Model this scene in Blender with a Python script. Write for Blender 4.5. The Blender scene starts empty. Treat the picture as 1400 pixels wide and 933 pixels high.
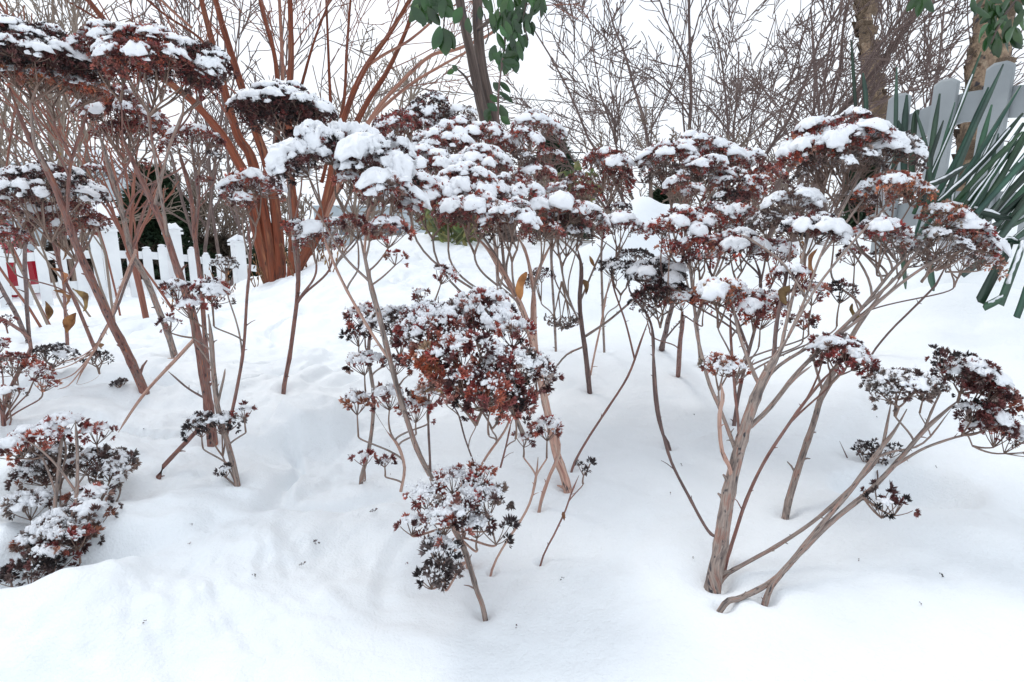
import bpy, math, random
import numpy as np
from mathutils import Vector

SEED = 7
random.seed(SEED)
rng = np.random.default_rng(SEED)
scene = bpy.context.scene
COL = scene.collection

# ------------------------------------------------------------------ camera
F = 815.0            # focal length in photo pixels (1400 wide)
PITCH = math.radians(11.5)
CAMZ = 0.30
cam_d = bpy.data.cameras.new('camera')
cam = bpy.data.objects.new('camera', cam_d)
COL.objects.link(cam)
cam_d.sensor_width = 36.0
cam_d.lens = F / 1400.0 * 36.0
cam_d.clip_start = 0.02
cam_d.clip_end = 2000
cam.location = (0, 0, CAMZ)
cam.rotation_euler = (math.pi / 2 - PITCH, 0, 0)
scene.camera = cam

# ------------------------------------------------------------------ light
SUN_EL, SUN_AZ = math.radians(52), math.radians(-35)     # azimuth from +Y towards +X
w = bpy.data.worlds.new("World")
scene.world = w
w.use_nodes = True
nt = w.node_tree
nt.nodes.clear()
out = nt.nodes.new('ShaderNodeOutputWorld')
bg = nt.nodes.new('ShaderNodeBackground')
sky = nt.nodes.new('ShaderNodeTexSky')
sky.sky_type = 'NISHITA'
sky.sun_disc = False
sky.sun_elevation = SUN_EL
sky.sun_rotation = SUN_AZ
sky.air_density = 1.0
sky.dust_density = 5.0
mix = nt.nodes.new('ShaderNodeMix'); mix.data_type = 'RGBA'
mix.inputs[0].default_value = 0.88
tc = nt.nodes.new('ShaderNodeTexCoord')
mp = nt.nodes.new('ShaderNodeMapping'); mp.inputs['Scale'].default_value = (1, 1, 2.6)
nz = nt.nodes.new('ShaderNodeTexNoise'); nz.inputs['Scale'].default_value = 1.6; nz.inputs['Detail'].default_value = 3
cr = nt.nodes.new('ShaderNodeValToRGB')
cr.color_ramp.elements[0].position = 0.3; cr.color_ramp.elements[0].color = (0.80, 0.89, 1.0, 1)
cr.color_ramp.elements[1].position = 0.7; cr.color_ramp.elements[1].color = (0.92, 0.965, 1.02, 1)
sc_ = nt.nodes.new('ShaderNodeVectorMath'); sc_.operation = 'SCALE'; sc_.inputs['Scale'].default_value = 10.6
nt.links.new(tc.outputs['Generated'], mp.inputs[0]); nt.links.new(mp.outputs[0], nz.inputs['Vector'])
nt.links.new(nz.outputs['Fac'], cr.inputs[0]); nt.links.new(cr.outputs[0], sc_.inputs[0])
nt.links.new(sky.outputs[0], mix.inputs[6]); nt.links.new(sc_.outputs[0], mix.inputs[7])
nt.links.new(mix.outputs[2], bg.inputs[0])
bg.inputs[1].default_value = 0.1
nt.links.new(bg.outputs[0], out.inputs[0])
sd = bpy.data.lights.new('sun', 'SUN'); so = bpy.data.objects.new('sun', sd); COL.objects.link(so)
sd.energy = 0.75; sd.angle = math.radians(18); sd.color = (1.0, 0.975, 0.94)
so.rotation_euler = Vector((-math.sin(SUN_AZ) * math.cos(SUN_EL), -math.cos(SUN_AZ) * math.cos(SUN_EL), -math.sin(SUN_EL))).to_track_quat('-Z', 'Y').to_euler()
so.location = (0, 0, 10)
scene.view_settings.view_transform = 'Standard'
scene.view_settings.look = 'None'
scene.view_settings.gamma = 1
scene.view_settings.use_curve_mapping = False
scene.view_settings.exposure = 0.27
scene.cycles.max_bounces = 10
scene.cycles.diffuse_bounces = 9

# ------------------------------------------------------------------ maths helpers
CP, SP_ = math.cos(PITCH), math.sin(PITCH)
def P(px, py, d):
    a = (px - 700.0) / F; b = (466.5 - py) / F
    return np.array([a * d, (CP + b * SP_) * d, CAMZ + (-SP_ + b * CP) * d])

def hash3(i, j, k, s):
    n = (i * 374761393 + j * 668265263 + k * 2147483647 + s * 1274126177) & 0xffffffff
    n = ((n ^ (n >> 13)) * 1274126177) & 0xffffffff
    n = (n ^ (n >> 16)) & 0xffffffff
    return n.astype(np.float64) / 4294967295.0 * 2 - 1
def vnoise(X, s=0):
    X = np.asarray(X, dtype=np.float64)
    I = np.floor(X).astype(np.int64); f = X - I
    f = f * f * f * (f * (f * 6 - 15) + 10)
    r = 0
    for a in (0, 1):
        wa = f[:, 0] if a else 1 - f[:, 0]
        for b in (0, 1):
            wb = f[:, 1] if b else 1 - f[:, 1]
            for c in (0, 1):
                wc = f[:, 2] if c else 1 - f[:, 2]
                r = r + wa * wb * wc * hash3(I[:, 0] + a, I[:, 1] + b, I[:, 2] + c, s)
    return r
def fbm(X, o=3, s=0, g=0.5):
    r = 0; a = 1.0; X = np.asarray(X, dtype=np.float64)
    for k in range(o):
        r = r + a * vnoise(X, s + k); X = X * 2.03 + 11.3; a *= g
    return r
def ss(x, a, b):
    t = np.clip((np.asarray(x, dtype=float) - a) / (b - a), 0, 1); return t * t * (3 - 2 * t)

# ------------------------------------------------------------------ terrain height
BUMPS = []      # (x, y, rx, ry, rot, height, power)
def terr0(x, y):
    x = np.asarray(x, dtype=float); y = np.asarray(y, dtype=float)
    r = np.sqrt(x * x + y * y)
    u = x / np.maximum(y, 0.05); u = np.where(y < 0.05, np.sign(x) * 3, u)
    left = ss(-u, 0.30, 0.62)
    z = -0.112 * np.clip(r - 1.7, 0, 5.3) * left
    mid = ss(u, -0.42, -0.2)
    z = z + mid * 0.14 * ss(r, 1.6, 3.6)
    right = ss(u, 0.42, 0.75)
    z = z + right * (0.12 * ss(r, 0.9, 1.5) + 0.08 * ss(r, 1.6, 2.3))
    z = z - 1.1 * (1 - left) * ss(r, 4.2, 10.0) - 0.3 * left * ss(r, 7.5, 12)
    z = z + 0.030 * fbm(np.stack([x * 1.3, y * 1.3, 0 * x], 1), 3, 5)
    return z
def terr(x, y, fine=True):
    x = np.atleast_1d(np.asarray(x, dtype=float)); y = np.atleast_1d(np.asarray(y, dtype=float))
    z = terr0(x, y)
    for (bx, by, rx, ry, rot, h, pw) in BUMPS:
        c, s = math.cos(rot), math.sin(rot)
        dx = (x - bx) * c + (y - by) * s; dy = -(x - bx) * s + (y - by) * c
        q = (dx / rx) ** 2 + (dy / ry) ** 2
        z = z + h * np.exp(-q ** pw)
    r = np.sqrt(x * x + y * y)
    if fine:
        X = np.stack([x, y, 0 * x], 1)
        wp = X + 0.05 * np.stack([vnoise(X * 6, 90), vnoise(X * 6, 91), 0 * x], 1)
        lump = fbm(wp * 8.5, 4, 20, .55)
        lf_ = ss(-x, -0.1, 0.3)
        z = z + 0.0085 * lump * (0.45 + 1.3 * lf_) * ss(r, 0.2, .6)
        bl = np.abs(fbm(wp * 5.3 + 3, 2, 60))
        z = z - 0.013 * (1 - ss(bl, 0.0, 0.20)) * (.2 + lf_) * ss(r, .3, .7)
        # broken crust: soft terraces mostly on the left
        t = fbm(wp * 3.1, 2, 40)
        z = z + 0.012 * (ss(t, -0.05, 0.25)) * lf_ * ss(r, .55, .8)
    return z
def tz(x, y): return float(terr(x, y)[0])
def G(px, py):
    """point where the pixel's ray meets the snow"""
    ds = np.geomspace(0.25, 60, 700)
    a = (px - 700.0) / F; b = (466.5 - py) / F
    X = a * ds; Y = (CP + b * SP_) * ds; Z = CAMZ + (-SP_ + b * CP) * ds
    H = terr(X, Y)
    k = np.argmax(Z < H)
    if not (Z < H).any(): k = len(ds) - 1
    if k > 0:
        d0, d1 = ds[k - 1], ds[k]; e0 = Z[k - 1] - H[k - 1]; e1 = Z[k] - H[k]
        d = d0 + (d1 - d0) * e0 / max(e0 - e1, 1e-9)
    else: d = ds[0]
    return d

def bump_px(px, py, rx, ry, h, pw=1.0, rot=0.0):
    a = (px - 700.0) / F; b = (466.5 - py) / F
    ds = np.geomspace(.25, 12, 400); X = a * ds; Y = (CP + b * SP_) * ds
    Z = CAMZ + (-SP_ + b * CP) * ds; hit = Z < terr0(X, Y)
    d = ds[int(np.argmax(hit))] if hit.any() else 5.0
    BUMPS.append((a * d, (CP + b * SP_) * d, rx, ry, rot, h, pw))
bump_px(425, 590, .065, .05, .028, 4, 0.5)
bump_px(400, 560, .05, .05, -.012, 2, 0.2)
bump_px(640, 470, .12, .08, -.02, 1.5)
bump_px(120, 690, .07, .05, -.022, 1.6, .4)
bump_px(25, 790, .10, .03, -.03, 2, .5)
bump_px(90, 850, .09, .05, .015, 1.4, .4)
bump_px(180, 720, .08, .05, .018, 2, .3)
bump_px(390, 730, .07, .05, .010, 1.6, -.3)
bump_px(470, 750, .07, .04, -.008, 2, -.3)
bump_px(130, 620, .08, .05, -.012, 1.6)
bump_px(1238, 665, .075, .055, -.045, 3, .1)
bump_px(1180, 610, .05, .05, -.012, 2, .1)
bump_px(1310, 720, .12, .05, .010, 2, -.5)
bump_px(820, 430, .25, .10, -.03, 1.5, .1)
bump_px(700, 380, .3, .3, .03, 1.2, .1)
bump_px(215, 520, .07, .05, -.015, 1.4, .1)
BUMPS.append((0.62, 2.9, .16, .2, 0, .30, 1.2))
BUMPS.append((0.85, 3.0, .12, .2, 0, .22, 1.2))
BUMPS.append((0.45, 2.7, .2, .15, 0, .12, 1.2))
BUMPS.append((0.99, 1.24, .34, .09, -.62, .055, 1.5))
BUMPS.append((1.28, 1.45, .22, .12, -.5, -.07, 1.3))
BUMPS.append((-.3, 3.6, .5, .3, .2, .06, 1.2))
BUMPS.append((.2, 3.9, .4, .3, .2, .05, 1.2))

# ------------------------------------------------------------------ mesh builder
class MB:
    def __init__(s): s.V = []; s.T = []; s.M = []; s.C = []; s.U = []; s.S = []; s.n = 0
    def add(s, V, T, mat=0, col=(1, 1, 1), uv=None, smooth=True):
        V = np.asarray(V, dtype=np.float32); T = np.asarray(T, dtype=np.int64)
        s.V.append(V); s.T.append(T + s.n); s.n += len(V)
        s.M.append(np.full(len(T), mat, np.int32))
        s.S.append(np.full(len(T), smooth, bool))
        c = np.asarray(col, dtype=np.float32)
        if c.ndim == 1: c = np.tile(c, (len(V), 1))
        s.C.append(c)
        s.U.append(np.zeros((len(V), 3), np.float32) if uv is None else np.asarray(uv, dtype=np.float32))
    def build(s, name, mats, parent=None):
        if not s.V: return None
        V = np.concatenate(s.V); T = np.concatenate(s.T).astype(np.int32)
        org = np.zeros(3, np.float32)
        me = bpy.data.meshes.new(name)
        me.vertices.add(len(V)); me.vertices.foreach_set('co', V.ravel())
        me.loops.add(T.size); me.loops.foreach_set('vertex_index', T.ravel())
        me.polygons.add(len(T))
        me.polygons.foreach_set('loop_start', np.arange(0, T.size, 3, dtype=np.int32))
        me.polygons.foreach_set('loop_total', np.full(len(T), 3, dtype=np.int32))
        me.polygons.foreach_set('material_index', np.concatenate(s.M))
        me.polygons.foreach_set('use_smooth', np.concatenate(s.S))
        C = np.concatenate(s.C); C4 = np.ones((len(C), 4), np.float32); C4[:, :3] = C
        a = me.attributes.new('Col', 'FLOAT_COLOR', 'POINT'); a.data.foreach_set('color', C4.ravel())
        a = me.attributes.new('along', 'FLOAT_VECTOR', 'POINT'); a.data.foreach_set('vector', np.concatenate(s.U).ravel())
        me.update(calc_edges=True); me.validate()
        for m in (mats if isinstance(mats, (list, tuple)) else [mats]): me.materials.append(m)
        o = bpy.data.objects.new(name, me); COL.objects.link(o)
        if parent is not None:
            o.parent = parent
            o.matrix_parent_inverse = parent.matrix_basis.inverted()
        return o

def thing(name, label, cat, loc=(0, 0, 0), group=None):
    o = bpy.data.objects.new(name, None); COL.objects.link(o)
    o.location = tuple(float(v) for v in loc); o.empty_display_size = 0.05
    o['label'] = label; o['category'] = cat
    if group: o['group'] = group
    return o
def tag(o, label, cat, group=None):
    o['label'] = label; o['category'] = cat
    if group: o['group'] = group
    return o
def struct(o, kind='structure'): o['kind'] = kind; return o

def catmull(pts, n):
    P_ = np.asarray(pts, dtype=float)
    if len(P_) == 2: 
        t = np.linspace(0, 1, n)[:, None]; return P_[0] * (1 - t) + P_[1] * t
    Q = np.vstack([2 * P_[0] - P_[1], P_, 2 * P_[-1] - P_[-2]])
    m = len(P_) - 1
    t = np.linspace(0, m - 1e-6, n); i = t.astype(int); f = (t - i)[:, None]
    a, b, c, d = Q[i], Q[i + 1], Q[i + 2], Q[i + 3]
    return 0.5 * ((2 * b) + (-a + c) * f + (2 * a - 5 * b + 4 * c - d) * f ** 2 + (-a + 3 * b - 3 * c + d) * f ** 3)

def tube(mb, pts, r, sides=6, mat=0, col=(1, 1, 1), wob=0.0, cap=True):
    pts = np.asarray(pts, dtype=float); n = len(pts)
    r = np.asarray(r, dtype=float)
    if r.ndim == 0: r = np.full(n, float(r))
    if len(r) != n: r = np.interp(np.linspace(0, 1, n), np.linspace(0, 1, len(r)), r)
    t = np.gradient(pts, axis=0); L = np.linalg.norm(t, axis=1, keepdims=True); t = t / np.maximum(L, 1e-9)
    ref = np.array([0.31, 0.2, 0.93]) if abs(t[:, 2]).mean() < 0.8 else np.array([0.9, 0.43, 0.1])
    u = np.cross(t, ref); u /= np.maximum(np.linalg.norm(u, axis=1, keepdims=True), 1e-9)
    v = np.cross(t, u)
    an = np.arange(sides) / sides * 2 * math.pi
    rr = r[:, None] * np.ones((1, sides))
    if wob:
        ph = random.random() * 50
        al = np.concatenate([[0], np.cumsum(np.linalg.norm(np.diff(pts, axis=0), axis=1))])
        A, B = np.meshgrid(an, al)
        X = np.stack([np.cos(A).ravel() * 1.2 + ph, np.sin(A).ravel() * 1.2, B.ravel() / max(r.mean(), 1e-4) * 0.45], 1)
        rr = rr * (1 + wob * fbm(X, 2, 3).reshape(rr.shape))
    V = pts[:, None, :] + rr[:, :, None] * (np.cos(an)[None, :, None] * u[:, None, :] + np.sin(an)[None, :, None] * v[:, None, :])
    V = V.reshape(-1, 3)
    al = np.concatenate([[0], np.cumsum(np.linalg.norm(np.diff(pts, axis=0), axis=1))]) + random.random() * 20
    U = np.zeros((n, sides, 3)); U[:, :, 0] = np.cos(an)[None]; U[:, :, 1] = np.sin(an)[None]; U[:, :, 2] = al[:, None]
    i = np.arange(n - 1)[:, None] * sides; j = np.arange(sides)[None, :]; k = (j + 1) % sides
    a = (i + j).ravel(); b = (i + k).ravel(); c = (i + sides + k).ravel(); d = (i + sides + j).ravel()
    T = np.concatenate([np.stack([a, b, c], 1), np.stack([a, c, d], 1)])
    if cap:
        V = np.vstack([V, pts[0:1], pts[-1:]]); U = np.concatenate([U.reshape(-1, 3), [U[0, 0], U[-1, 0]]])
        jj = np.arange(sides); kk = (jj + 1) % sides; e = n * sides
        T = np.vstack([T, np.stack([kk, jj, np.full(sides, e)], 1), np.stack([(n - 1) * sides + jj, (n - 1) * sides + kk, np.full(sides, e + 1)], 1)])
    else: U = U.reshape(-1, 3)
    mb.add(V, T, mat, col, U)

def box(mb, c, size, mat=0, R=None, col=(1, 1, 1)):
    s = np.array(size) / 2
    V = np.array([[x, y, z] for x in (-1, 1) for y in (-1, 1) for z in (-1, 1)], dtype=float) * s
    if R is not None: V = V @ np.asarray(R).T
    V = V + np.array(c)
    Q = [(0, 1, 3, 2), (4, 6, 7, 5), (0, 4, 5, 1), (2, 3, 7, 6), (0, 2, 6, 4), (1, 5, 7, 3)]
    T = []
    for q in Q: T += [(q[0], q[1], q[2]), (q[0], q[2], q[3])]
    # unweld for flat shading
    mb.add(V, T, mat, col, smooth=False)

def prism(mb, outline, thick, M, o, mat=0, bevel=0.0):
    """outline: 2D points (x,z) ccw; extruded along local y by thick; M 3x3 axes as rows x,y,z; o origin"""
    n = len(outline); out_ = np.array(outline, dtype=float)
    c = out_.mean(0); inn = c + (out_ - c) * (1 - bevel)
    def lay(o2, y): return np.stack([o2[:, 0], np.full(n, y), o2[:, 1]], 1)
    h = thick / 2; e = thick * .18 if bevel else 0
    L = [lay(inn, -h), lay(out_, -h + e), lay(out_, h - e), lay(inn, h)]
    V = np.vstack(L + [[[c[0], -h, c[1]], [c[0], h, c[1]]]])
    T = []
    for k in range(3):
        for i in range(n):
            j = (i + 1) % n; a, b = k * n + i, k * n + j
            T += [(a, b, b + n), (a, b + n, a + n)]
    for i in range(n):
        j = (i + 1) % n
        T += [(j, i, 4 * n), (3 * n + i, 3 * n + j, 4 * n + 1)]
    V = V @ np.asarray(M) + np.array(o)
    mb.add(V, T, mat, smooth=False)

# ------------------------------------------------------------------ materials
def newmat(name):
    m = bpy.data.materials.new(name); m.use_nodes = True
    n = m.node_tree.nodes; l = m.node_tree.links
    return m, n, l, n['Principled BSDF']
def ramp(n, els):
    r = n.new('ShaderNodeValToRGB'); e = r.color_ramp.elements
    e[0].position, e[0].color = els[0][0], (*els[0][1], 1)
    e[1].position, e[1].color = els[-1][0], (*els[-1][1], 1)
    for p_, c_ in els[1:-1]:
        q = e.new(p_); q.color = (*c_, 1)
    return r
def mat_snow(name, base=(.895, .925, .945), s1=180, s2=900, str_=.35, dist=.002):
    m, n, l, b = newmat(name)
    tcn = n.new('ShaderNodeTexCoord')
    a = n.new('ShaderNodeTexNoise'); a.inputs['Scale'].default_value = s1; a.inputs['Detail'].default_value = 5; a.inputs['Roughness'].default_value = .65
    c = n.new('ShaderNodeTexNoise'); c.inputs['Scale'].default_value = s2; c.inputs['Detail'].default_value = 2
    ad = n.new('ShaderNodeMath'); ad.operation = 'MULTIPLY_ADD'; ad.inputs[1].default_value = .35
    bm = n.new('ShaderNodeBump'); bm.inputs['Strength'].default_value = str_; bm.inputs['Distance'].default_value = dist
    l.new(tcn.outputs['Object'], a.inputs['Vector']); l.new(tcn.outputs['Object'], c.inputs['Vector'])
    l.new(c.outputs['Fac'], ad.inputs[0]); l.new(a.outputs['Fac'], ad.inputs[2])
    l.new(ad.outputs[0], bm.inputs['Height']); l.new(bm.outputs[0], b.inputs['Normal'])
    r = ramp(n, [(.3, tuple(v * .965 for v in base)), (.7, base)])
    a2 = n.new('ShaderNodeTexNoise'); a2.inputs['Scale'].default_value = 14; a2.inputs['Detail'].default_value = 5
    l.new(tcn.outputs['Object'], a2.inputs['Vector']); l.new(a2.outputs['Fac'], r.inputs[0]); l.new(r.outputs[0], b.inputs['Base Color'])
    b.inputs['Roughness'].default_value = .6
    b.inputs['Specular IOR Level'].default_value = .25
    return m
M_GROUND = mat_snow('snow_ground', s1=60, s2=420, str_=.6, dist=.004)
M_SNOW = mat_snow('snow_cap', base=(.91, .92, .945), s1=300, s2=1200, str_=.6, dist=.0016)
def mat_stem(name, cols, scale=14, rough=.7, stretch=.25, bump=.4, dist=.001, spots=True, spot_col=(.05, .045, .05)):
    m, n, l, b = newmat(name)
    at = n.new('ShaderNodeAttribute'); at.attribute_name = 'along'
    mp_ = n.new('ShaderNodeMapping'); mp_.inputs['Scale'].default_value = (1, 1, scale * 1.0)
    l.new(at.outputs['Vector'], mp_.inputs[0])
    a = n.new('ShaderNodeTexNoise'); a.inputs['Scale'].default_value = 1.1; a.inputs['Detail'].default_value = 5; a.inputs['Roughness'].default_value = .6
    l.new(mp_.outputs[0], a.inputs['Vector'])
    r = ramp(n, cols); l.new(a.outputs['Fac'], r.inputs[0])
    mp2 = n.new('ShaderNodeMapping'); mp2.inputs['Scale'].default_value = (5, 5, scale * 4 * stretch)
    l.new(at.outputs['Vector'], mp2.inputs[0])
    c = n.new('ShaderNodeTexNoise'); c.inputs['Scale'].default_value = 1.0; c.inputs['Detail'].default_value = 4
    l.new(mp2.outputs[0], c.inputs['Vector'])
    r2 = ramp(n, [(.34, (.45, .45, .45)), (.62, (1.1, 1.1, 1.1))]); l.new(c.outputs['Fac'], r2.inputs[0])
    mx = n.new('ShaderNodeMix'); mx.data_type = 'RGBA'; mx.blend_type = 'MULTIPLY'; mx.inputs[0].default_value = .65
    l.new(r.outputs[0], mx.inputs[6]); l.new(r2.outputs[0], mx.inputs[7])
    ca = n.new('ShaderNodeAttribute'); ca.attribute_name = 'Col'
    mx2 = n.new('ShaderNodeMix'); mx2.data_type = 'RGBA'; mx2.blend_type = 'MULTIPLY'; mx2.inputs[0].default_value = 1
    l.new(mx.outputs[2], mx2.inputs[6]); l.new(ca.outputs['Color'], mx2.inputs[7])
    last = mx2.outputs[2]
    if spots:
        mp3 = n.new('ShaderNodeMapping'); mp3.inputs['Scale'].default_value = (1.2, 1.2, scale * 2.2); l.new(at.outputs['Vector'], mp3.inputs[0])
        e = n.new('ShaderNodeTexNoise'); e.inputs['Scale'].default_value = 1.3; e.inputs['Detail'].default_value = 6; l.new(mp3.outputs[0], e.inputs['Vector'])
        r3 = ramp(n, [(.60, (0, 0, 0)), (.67, (1, 1, 1))]); l.new(e.outputs['Fac'], r3.inputs[0])
        mx3 = n.new('ShaderNodeMix'); mx3.data_type = 'RGBA'; mx3.inputs[7].default_value = (*spot_col, 1)
        l.new(r3.outputs[0], mx3.inputs[0]); l.new(last, mx3.inputs[6]); last = mx3.outputs[2]
    l.new(last, b.inputs['Base Color'])
    bm = n.new('ShaderNodeBump'); bm.inputs['Strength'].default_value = bump; bm.inputs['Distance'].default_value = dist
    l.new(c.outputs['Fac'], bm.inputs['Height']); l.new(bm.outputs[0], b.inputs['Normal'])
    b.inputs['Roughness'].default_value = rough; b.inputs['Specular IOR Level'].default_value = .3
    return m
M_GREYSTEM = mat_stem('grey_tan_stem', [(.28, (.07, .065, .07)), (.40, (.22, .17, .15)), (.52, (.36, .29, .25)), (.62, (.33, .18, .14)), (.75, (.52, .45, .39))], 38, bump=.3)
M_REDSTEM = mat_stem('red_brown_stem', [(.27, (.055, .04, .045)), (.38, (.17, .08, .07)), (.48, (.30, .14, .11)), (.56, (.22, .15, .135)), (.66, (.40, .15, .09)), (.8, (.50, .26, .13))], 38, bump=.3)
M_PINKSTEM = mat_stem('pink_tan_stem', [(.3, (.26, .13, .10)), (.45, (.55, .32, .25)), (.75, (.55, .44, .36))], 30, bump=.3)
M_DARKSTEM = mat_stem('dark_stem', [(.3, (.09, .06, .06)), (.5, (.17, .11, .10)), (.75, (.30, .18, .15))], 36, bump=.3)
M_TWIG = mat_stem('flower_stalk', [(.3, (.16, .10, .08)), (.55, (.30, .21, .17)), (.75, (.38, .24, .16))], 30, spots=False)
M_CINN = mat_stem('cinnamon_bark', [(.3, (.11, .03, .02)), (.46, (.28, .075, .035)), (.58, (.21, .075, .045)), (.66, (.36, .14, .07)), (.80, (.46, .32, .20))], 3.5, stretch=.10, bump=1.0, dist=.008, spot_col=(.09, .04, .03))
M_TANCINN = mat_stem('tan_branch_bark', [(.3, (.26, .13, .09)), (.5, (.42, .20, .14)), (.75, (.46, .33, .25))], 2.5, stretch=.06, bump=.5, dist=.003)
M_BARK = mat_stem('grey_brown_bark', [(.3, (.06, .042, .035)), (.55, (.14, .10, .085)), (.75, (.22, .17, .14))], 5, stretch=.2, bump=.8, dist=.006)
M_BARETWIG = mat_stem('bare_twig_bark', [(.3, (.10, .07, .065)), (.55, (.20, .14, .125)), (.75, (.32, .24, .19))], 4, spots=False)
M_PALETWIG = mat_stem('pale_twig_bark', [(.3, (.20, .15, .12)), (.55, (.32, .25, .20)), (.75, (.40, .33, .27))], 4, spots=False)
M_REDTWIG = mat_stem('red_twig_bark', [(.3, (.16, .06, .05)), (.55, (.32, .13, .09)), (.75, (.40, .22, .13))], 5, spots=False)
M_BIRCH = mat_stem('peeling_birch_bark', [(.32, (.13, .09, .06)), (.45, (.38, .27, .18)), (.55, (.24, .16, .11)), (.72, (.62, .50, .36))], 7, stretch=1.6, bump=1, dist=.02)
def mat_floret():
    m, n, l, b = newmat('dried_floret')
    ca = n.new('ShaderNodeAttribute'); ca.attribute_name = 'Col'
    tcn = n.new('ShaderNodeTexCoord'); a = n.new('ShaderNodeTexNoise'); a.inputs['Scale'].default_value = 260; a.inputs['Detail'].default_value = 3
    l.new(tcn.outputs['Object'], a.inputs['Vector'])
    r = ramp(n, [(.3, (.55, .55, .55)), (.7, (1.35, 1.3, 1.25))]); l.new(a.outputs['Fac'], r.inputs[0])
    mx = n.new('ShaderNodeMix'); mx.data_type = 'RGBA'; mx.blend_type = 'MULTIPLY'; mx.inputs[0].default_value = 1
    l.new(ca.outputs['Color'], mx.inputs[6]); l.new(r.outputs[0], mx.inputs[7]); l.new(mx.outputs[2], b.inputs['Base Color'])
    b.inputs['Roughness'].default_value = .62; b.inputs['Specular IOR Level'].default_value = .3
    return m
M_FLORET = mat_floret()
def mat_plain(name, c1, c2, scale=8, rough=.6, spec=.4, bump=0):
    m, n, l, b = newmat(name)
    tcn = n.new('ShaderNodeTexCoord'); a = n.new('ShaderNodeTexNoise'); a.inputs['Scale'].default_value = scale; a.inputs['Detail'].default_value = 5
    l.new(tcn.outputs['Object'], a.inputs['Vector'])
    r = ramp(n, [(.35, c1), (.65, c2)]); l.new(a.outputs['Fac'], r.inputs[0])
    ca = n.new('ShaderNodeAttribute'); ca.attribute_name = 'Col'; mx = n.new('ShaderNodeMix'); mx.data_type = 'RGBA'; mx.blend_type = 'MULTIPLY'; mx.inputs[0].default_value = 1
    l.new(r.outputs[0], mx.inputs[6]); l.new(ca.outputs['Color'], mx.inputs[7]); l.new(mx.outputs[2], b.inputs['Base Color'])
    b.inputs['Roughness'].default_value = rough; b.inputs['Specular IOR Level'].default_value = spec
    if bump:
        bm = n.new('ShaderNodeBump'); bm.inputs['Strength'].default_value = bump; bm.inputs['Distance'].default_value = .01
        l.new(a.outputs['Fac'], bm.inputs['Height']); l.new(bm.outputs[0], b.inputs['Normal'])
    return m
M_WHITE = mat_plain('white_painted_wood', (.76, .77, .78), (.84, .85, .85), 6, .5)
M_GREYPAINT = mat_plain('grey_painted_wood', (.26, .28, .29), (.34, .36, .37), 5, .6)
M_LEAF = mat_plain('glossy_leaf', (.012, .04, .012), (.035, .095, .022), 10, .3, .6)
M_YUCCA = mat_plain('strap_leaf', (.008, .032, .022), (.02, .065, .038), 14, .4, .5)
M_DRYLEAF = mat_plain('dry_leaf', (.13, .06, .035), (.34, .19, .10), 60, .7, .2, .3)
M_CONIF = mat_plain('conifer_needles', (.012, .03, .015), (.04, .07, .03), 3, .7)
M_OLIVE = mat_plain('olive_leaf', (.06, .09, .04), (.22, .22, .08), 20, .5)
M_BRICK = mat_plain('brick', (.22, .07, .045), (.32, .12, .08), 12, .9)
M_SIDING = mat_plain('pale_siding', (.42, .47, .50), (.50, .54, .56), 2, .7)
M_GLASS = mat_plain('window_glass', (.10, .13, .16), (.2, .24, .27), 2, .1, .8)
M_RED = mat_plain('red_car_paint', (.33, .008, .022), (.40, .012, .03), 2, .25, .6)
M_RUBBER = mat_plain('tyre_rubber', (.02, .02, .02), (.03, .03, .03), 8, .8)
M_TRIM = mat_plain('trim', (.6, .6, .6), (.7, .7, .7), 4, .5)
M_WIRE = mat_plain('cable', (.05, .05, .05), (.07, .07, .07), 4, .6)
M_ROOF = mat_plain('roof_snow', (.8, .82, .85), (.86, .88, .9), 2, .8)
M_HEDGE = mat_plain('brown_hedge', (.05, .04, .03), (.14, .11, .08), 6, .8)

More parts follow.
